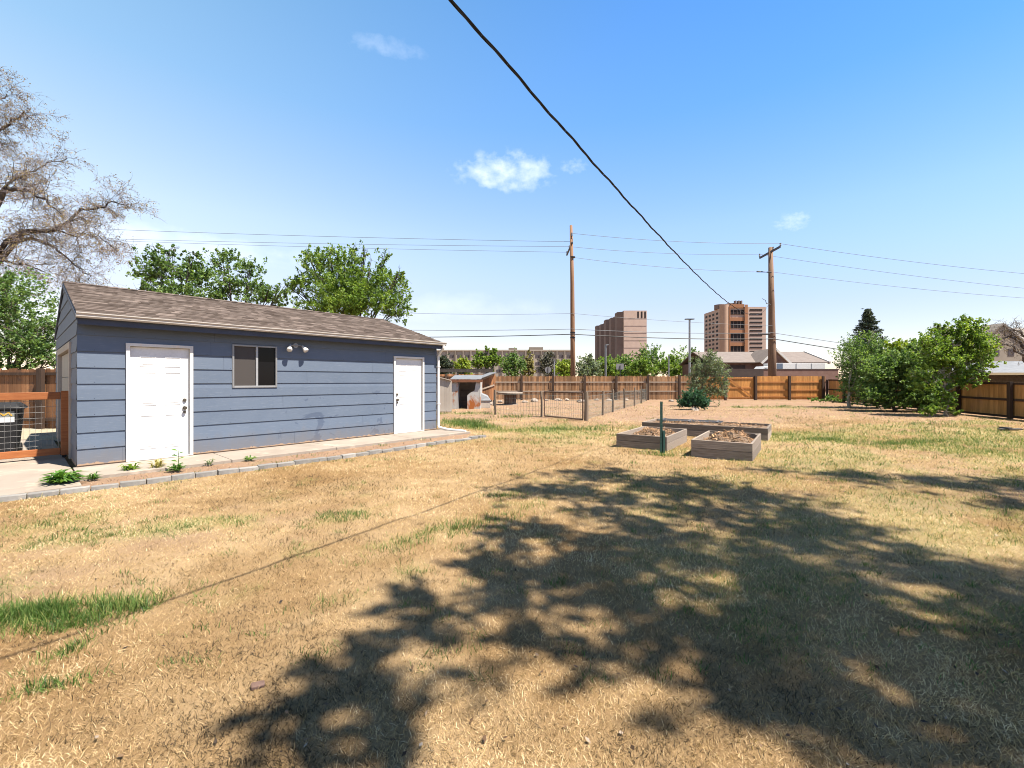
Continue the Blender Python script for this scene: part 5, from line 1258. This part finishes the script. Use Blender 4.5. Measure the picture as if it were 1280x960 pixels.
t_ = thing('bare_post', 'thin bare grey post between the tall street lamp and the trees', 'post', (P(836, 445, 72).x, 72, 0)); b = MB(); b.tube([(0, 0, -.1), (0, 0, 5.4)], .10, 8); b.build('shaft', M['metal_grey'], t_); b = MB(); b.box(-.14, .14, -.14, .14, 5.4, 5.5); b.build('cap', M['metal_grey'], t_)
t_ = thing('bare_post', 'thin pale post beside the round road sign', 'post', (P(693, 445, 60).x, 60, 0)); b = MB(); b.tube([(0, 0, -.1), (0, 0, 4.3)], .09, 8); b.build('shaft', M['metal_grey'], t_); b = MB(); b.box(-.13, .13, -.13, .13, 4.3, 4.4); b.build('cap', M['metal_grey'], t_)
t_ = thing('road_sign', 'back of a round grey road sign above the old fence', 'sign', (P(685, 462, 58).x, 58, 0))
b = MB(); b.tube([(0, -.02, 2.95), (0, .0, 2.95)], .42, 16); b.build('plate', M['alu'], t_); b = MB(); b.tube([(0, -.06, -.1), (0, -.06, 3.3)], .05, 6); b.build('post', M['metal_dark'], t_)
t_ = thing('road_sign', 'back of a square grey road sign above the old fence', 'sign', (P(775, 458, 60).x, 60, 0))
b = MB(); b.box(-.52, .52, -.0, .02, 3.05, 3.85); b.build('plate', M['alu'], t_); b = MB(); b.tube([(0, -.06, -.1), (0, -.06, 3.6)], .055, 6); b.build('post', M['metal_dark'], t_)

# ------------------------------------------------------------------ distant buildings
# long low block
lb = thing('long_building', 'long tan four-storey building on the horizon behind the sheds', 'building', (0, 250, 0))
b = MB(); X0, X1 = -72.0, 34.7
b.box(X0, X1, 0, 16, -1, 18.4); b.box(X0 - .3, X1 + .3, -.5, 16.5, 18.4, 19.2); b.build('wall', M['long_tan'], lb)
bay = 4.45; x = X1; b = MB()
while x > X0: b.box(x - .5, x + .1, -.9, -.003, -1, 18.39); x -= bay
b.build('pilasters', M['long_pier'], lb)
nb = 0
x = X1 - bay
while x > X0 and nb < 24:
    for z in (14.6, 10.4, 6.2, 2.0):
        b = MB(); b.box(x + .95, x + 3.2, -.12, -.004, z, z + 1.7); b.build('window', M['far_window'], lb)
    x -= bay; nb += 1
b = MB(); b.box(10, 18, 4, 10, 19.21, 21.0); b.box(-2, 3, 4, 9, 19.21, 20.6); b.build('roof_unit', M['long_pier'], lb)
# ribbed tower
ta = thing('ribbed_tower', 'tall brown tower with dark vertical ribs on its shaded side', 'tower', (76.6, 300, 0))
b = MB(); b.box(0.0, 15.6, 0, 94, -1, 49.6); b.build('wall', M['tower_tan'], ta)
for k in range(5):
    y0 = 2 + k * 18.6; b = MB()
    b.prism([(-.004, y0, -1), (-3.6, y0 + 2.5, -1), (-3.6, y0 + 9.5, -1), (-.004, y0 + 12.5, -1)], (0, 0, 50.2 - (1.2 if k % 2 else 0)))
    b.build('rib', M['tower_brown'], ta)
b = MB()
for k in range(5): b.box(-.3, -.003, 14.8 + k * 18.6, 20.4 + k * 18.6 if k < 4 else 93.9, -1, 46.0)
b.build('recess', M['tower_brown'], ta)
b = MB()
for z in range(4, 49, 5): b.box(.1, 15.5, -.12, -.003, z, z + .14)
b.build('joint', M['tower_brown'], ta)
for x in (9.2, 11.7, 14.0):
    b = MB(); b.box(x, x + 1.0, -.15, -.003, 44.6, 48.9); b.build('window', M['far_glass'], ta)
# tan tower with glazed bay
tw_ = thing('tan_tower', 'tan office tower with a glazed central bay and striped windows', 'tower', (167.5, 350, 0))
b = MB(); b.box(6.4, 18.3, 1.6, 32, -1, 61.5); b.box(18.3, 35.2, 0, 32, -1, 60.6); b.box(.0, 6.4, 3.0, 32, -1, 59.8); b.build('wall', M['tower_tan'], tw_)
b = MB(); b.tube([(3.2, 3.0, -1), (3.2, 3.0, 62.5)], 3.4, 20); b.build('corner_pier', M['tower_orange'], tw_, smooth=False)
b = MB(); b.box(18.3, 20.6, -.4, -.003, -1, 62.3); b.box(6.2, 7.0, .2, 1.597, -1, 61.5); b.build('pier', M['tower_recess'], tw_)
for z in (49.4, 39.4, 29.4, 60.0):
    b = MB(); b.box(7.0, 18.29, .4, 1.597, z, z + 2.8); b.build('spandrel', M['tower_recess'], tw_)
for z0, z1 in ((54.6, 58.4), (43.6, 49.2), (33.4, 39.2), (23.4, 29.2)):
    b = MB(); b.box(7.2, 18.2, 1.2, 1.598, z0, z1); w_ = b.build('window', M['far_glass'], tw_)
    b = MB()
    for q in range(1, 4): b.box(7.2 + q * 2.75 - .12, 7.2 + q * 2.75 + .12, .9, 1.199, z0, z1)
    b.build('mullion', M['tower_brown'], w_)
for k in range(12):
    z = 57.4 - k * 3.33
    b = MB(); b.box(22.2, 32.2, -.25, -.003, z, z + 1.35); b.build('window', M['far_glass'], tw_)
b = MB(); 
for k in range(10):
    z = 55.4 - k * 3.5
    for y in (6.2, 13.0, 19.6, 26.0):
        b = MB(); b.box(-.25, -.003, y, y + 3.2, z, z + 1.7); b.build('window', M['far_glass'], tw_)
b = MB(); b.tube([(2.6, 9, 59.8), (2.6, 9, 63.6)], 4.2, 18); b.box(8, 18, 6, 20, 61.5, 64.6); b.build('penthouse', M['tower_brown'], tw_)
b = MB()
for x in (12.5, 15.0, 17.2): b.box(x, x + .9, 3.2, 5.9, 61.51, 66.2)
b.build('vent_fins', M['tower_brown'], tw_)
# school behind the thick pole
sc = thing('school_building', 'low brick building with brown shingle roofs behind the thick pole', 'building', (31.0, 76, 0))
b = MB(); b.box(3.2, 23.2, 0, 12, -1, 4.7); b.box(11.2, 15.5, -2.2, -.003, -1, 4.6); b.prism([(11.2, -2.19, 4.6), (15.5, -2.19, 4.6), (13.35, -2.19, 6.6)], (0, 2.0, 0)); b.prism([(23.19, .2, 4.7), (23.19, 11.8, 4.7), (23.19, 6, 6.6)], (-.3, 0, 0)); b.build('wall', M['brick'], sc)
b = MB(); b.hexa([(2.8, -.6, 4.55), (23.5, -.6, 4.55), (23.5, 6, 6.75), (2.8, 6, 6.75), (2.8, -.6, 4.72), (23.5, -.6, 4.72), (23.5, 6, 6.92), (2.8, 6, 6.92)])
b.hexa([(2.8, 6.01, 6.75), (23.5, 6.01, 6.75), (23.5, 12.6, 4.55), (2.8, 12.6, 4.55), (2.8, 6.01, 6.92), (23.5, 6.01, 6.92), (23.5, 12.6, 4.72), (2.8, 12.6, 4.72)]); b.build('roof', M['school_roof'], sc)
for p_, q_, w_, h_, u_ in (((10.9, -2.35, 4.45), (13.33, -2.35, 6.75), .35, .3, (0, -1, 0)), ((15.8, -2.35, 4.45), (13.37, -2.35, 6.75), .35, .3, (0, -1, 0)), ((23.62, -.7, 4.6), (23.62, 6, 6.85), .22, .5, (0, 0, 1))):
    b = MB(); b.bar(p_, q_, w_, h_, up=u_); b.build('bargeboard', M['trim_white'], sc)
b = MB(); b.hexa([(10.9, -2.4, 4.5), (13.35, -2.4, 6.8), (13.35, 4, 6.8), (10.9, 4, 4.5), (10.8, -2.4, 4.65), (13.35, -2.4, 7.0), (13.35, 4, 7.0), (10.8, 4, 4.65)]); b.hexa([(13.36, -2.4, 6.8), (15.8, -2.4, 4.5), (15.8, 4, 4.5), (13.36, 4, 6.8), (13.36, -2.4, 7.0), (15.9, -2.4, 4.65), (15.9, 4, 4.65), (13.36, 4, 7.0)]); b.build('cross_roof', M['school_roof'], sc)
b = MB(); b.box(6.2, 9.4, -.1, -.003, .0, 4.2); b.build('opening_shade_panel', M['brick_dark'], sc)  # no hole is cut; a dark slab stands in for the shaded opening
bw = thing('brick_wall', 'long low dark brick wall beyond the orange fence', 'wall', (26.5, 56, 0))
b = MB(); b.box(0, 15.2, 0, .3, -.5, 2.9); b.build('wall', M['brick'], bw); b = MB(); b.box(-.05, 15.25, -.04, .34, 2.9, 3.03); b.build('coping', M['brick_dark'], bw)
b = MB(); b.box(-.02, 5.6, -.06, -.003, -.5, 2.88); b.build('dark_panel', M['brick_dark'], bw)
tr = thing('box_truck', 'white box truck parked behind the brick wall, half hidden by the thick pole', 'truck', (35.4, 63, 0))
b = MB(); b.box(2.1, 9.6, 0, 2.4, 1.0, 4.05); bx_ = b.build('cargo_box', M['white_paint'], tr, bevel=.03)
b = MB()
for x in (5.4, 7.6): b.box(x, x + .08, -.03, -.003, 1.05, 4.0)
b.build('seam', M['metal_grey'], bx_)
b = MB(); b.box(2.7, 3.5, -.03, -.003, 2.6, 4.0); b.build('blue_panel', M['siding'], bx_)
b = MB(); b.prism([(0, 0, .6), (2.0, 0, .6), (2.0, 0, 3.6), (.9, 0, 3.6), (.25, 0, 2.9), (0, 0, 2.0)], (0, 2.3, 0)); cb_ = b.build('cab', M['white_paint'], tr, bevel=.05)
b = MB(); b.prism([(.12, -.02, 2.35), (1.7, -.02, 2.35), (1.7, -.02, 3.2), (.95, -.02, 3.3), (.33, -.02, 2.85)], (0, .017, 0)); b.build('windscreen', M['far_glass'], cb_)
for x in (.9, 3.6, 7.8):
    b = MB(); b.tube([(x, -.05, .5), (x, .3, .5)], .5, 18); b.build('wheel', M['rubber'], tr)
# neighbour shelter on the right, tan gabled building behind
nh = thing('carport', 'grey hip-roofed shelter with cream fascia behind the right fence', 'carport', (43.6, 40, 0), R(-4))
b = MB(); x0, x1, y0, y1, ze, zt = -.4, 13, 0, 8, 2.25, 3.45
xa, xb, ym = 3.0, 10, 4
for f_ in ([(x0, y0, ze), (x1, y0, ze), (xb, ym, zt), (xa, ym, zt)], [(x1, y0, ze), (x1, y1, ze), (xb, ym, zt)], [(x1, y1, ze), (x0, y1, ze), (xa, ym, zt), (xb, ym, zt)], [(x0, y1, ze), (x0, y0, ze), (xa, ym, zt)], [(x0, y0, ze - .03), (x0, y1, ze - .03), (x1, y1, ze - .03), (x1, y0, ze - .03)]): b.face(f_)
b.build('roof', M['shingle_grey'], nh)
b = MB(); b.box(x0 - .03, x1 + .03, y0 - .03, y0 + .03, ze - .22, ze + .0); b.box(x0 - .03, x0 + .03, y0 + .03, y1, ze - .22, ze); b.build('fascia', M['cream'], nh)
for x in (3.7, 8.5):
    b = MB(); b.box(x, x + .18, .1, .28, -.3, ze - .03); b.bar((x + .0, .19, 1.5), (x - .6, .19, 2.1), .09, .09); b.build('post', M['cream'], nh)
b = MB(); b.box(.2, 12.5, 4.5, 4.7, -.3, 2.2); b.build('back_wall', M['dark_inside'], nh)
gb = thing('gabled_building', 'tan gabled building far behind the trees at the right edge', 'building', (150, 150, 0), 0)
b = MB(); b.box(6, 40, 0, 18, -1, 15)
b.prism([(10, -1.5, -1), (22, -1.5, -1), (22, -1.5, 15), (16, -1.5, 20.2), (10, -1.5, 15)], (0, 1.4, 0)); b.build('wall', M['tan_far'], gb)
b = MB(); b.hexa([(5, -1, 15.01), (41, -1, 15.01), (41, 9, 20), (5, 9, 20), (5, -1, 15.5), (41, -1, 15.5), (41, 9, 20.5), (5, 9, 20.5)]); b.hexa([(9, -2, 14.6), (16, -2, 20.4), (16, 8, 20.4), (9, 8, 14.6), (8.7, -2, 15.1), (16, -2, 21), (16, 8, 21), (8.7, 8, 15.1)]); b.hexa([(16.01, -2, 20.4), (23, -2, 14.6), (23, 8, 14.6), (16.01, 8, 20.4), (16.01, -2, 21), (23.3, -2, 15.1), (23.3, 8, 15.1), (16.01, 8, 21)]); b.build('roof', M['roof_far'], gb)
for x in (7, 13, 18, 26, 32):
    for z in (4, 10):
        b = MB(); yy = -1.62 if 10 < x < 22 else -.12; b.box(x, x + 2, yy, yy + .117, z, z + 2.4); b.build('window', M['far_window'], gb)
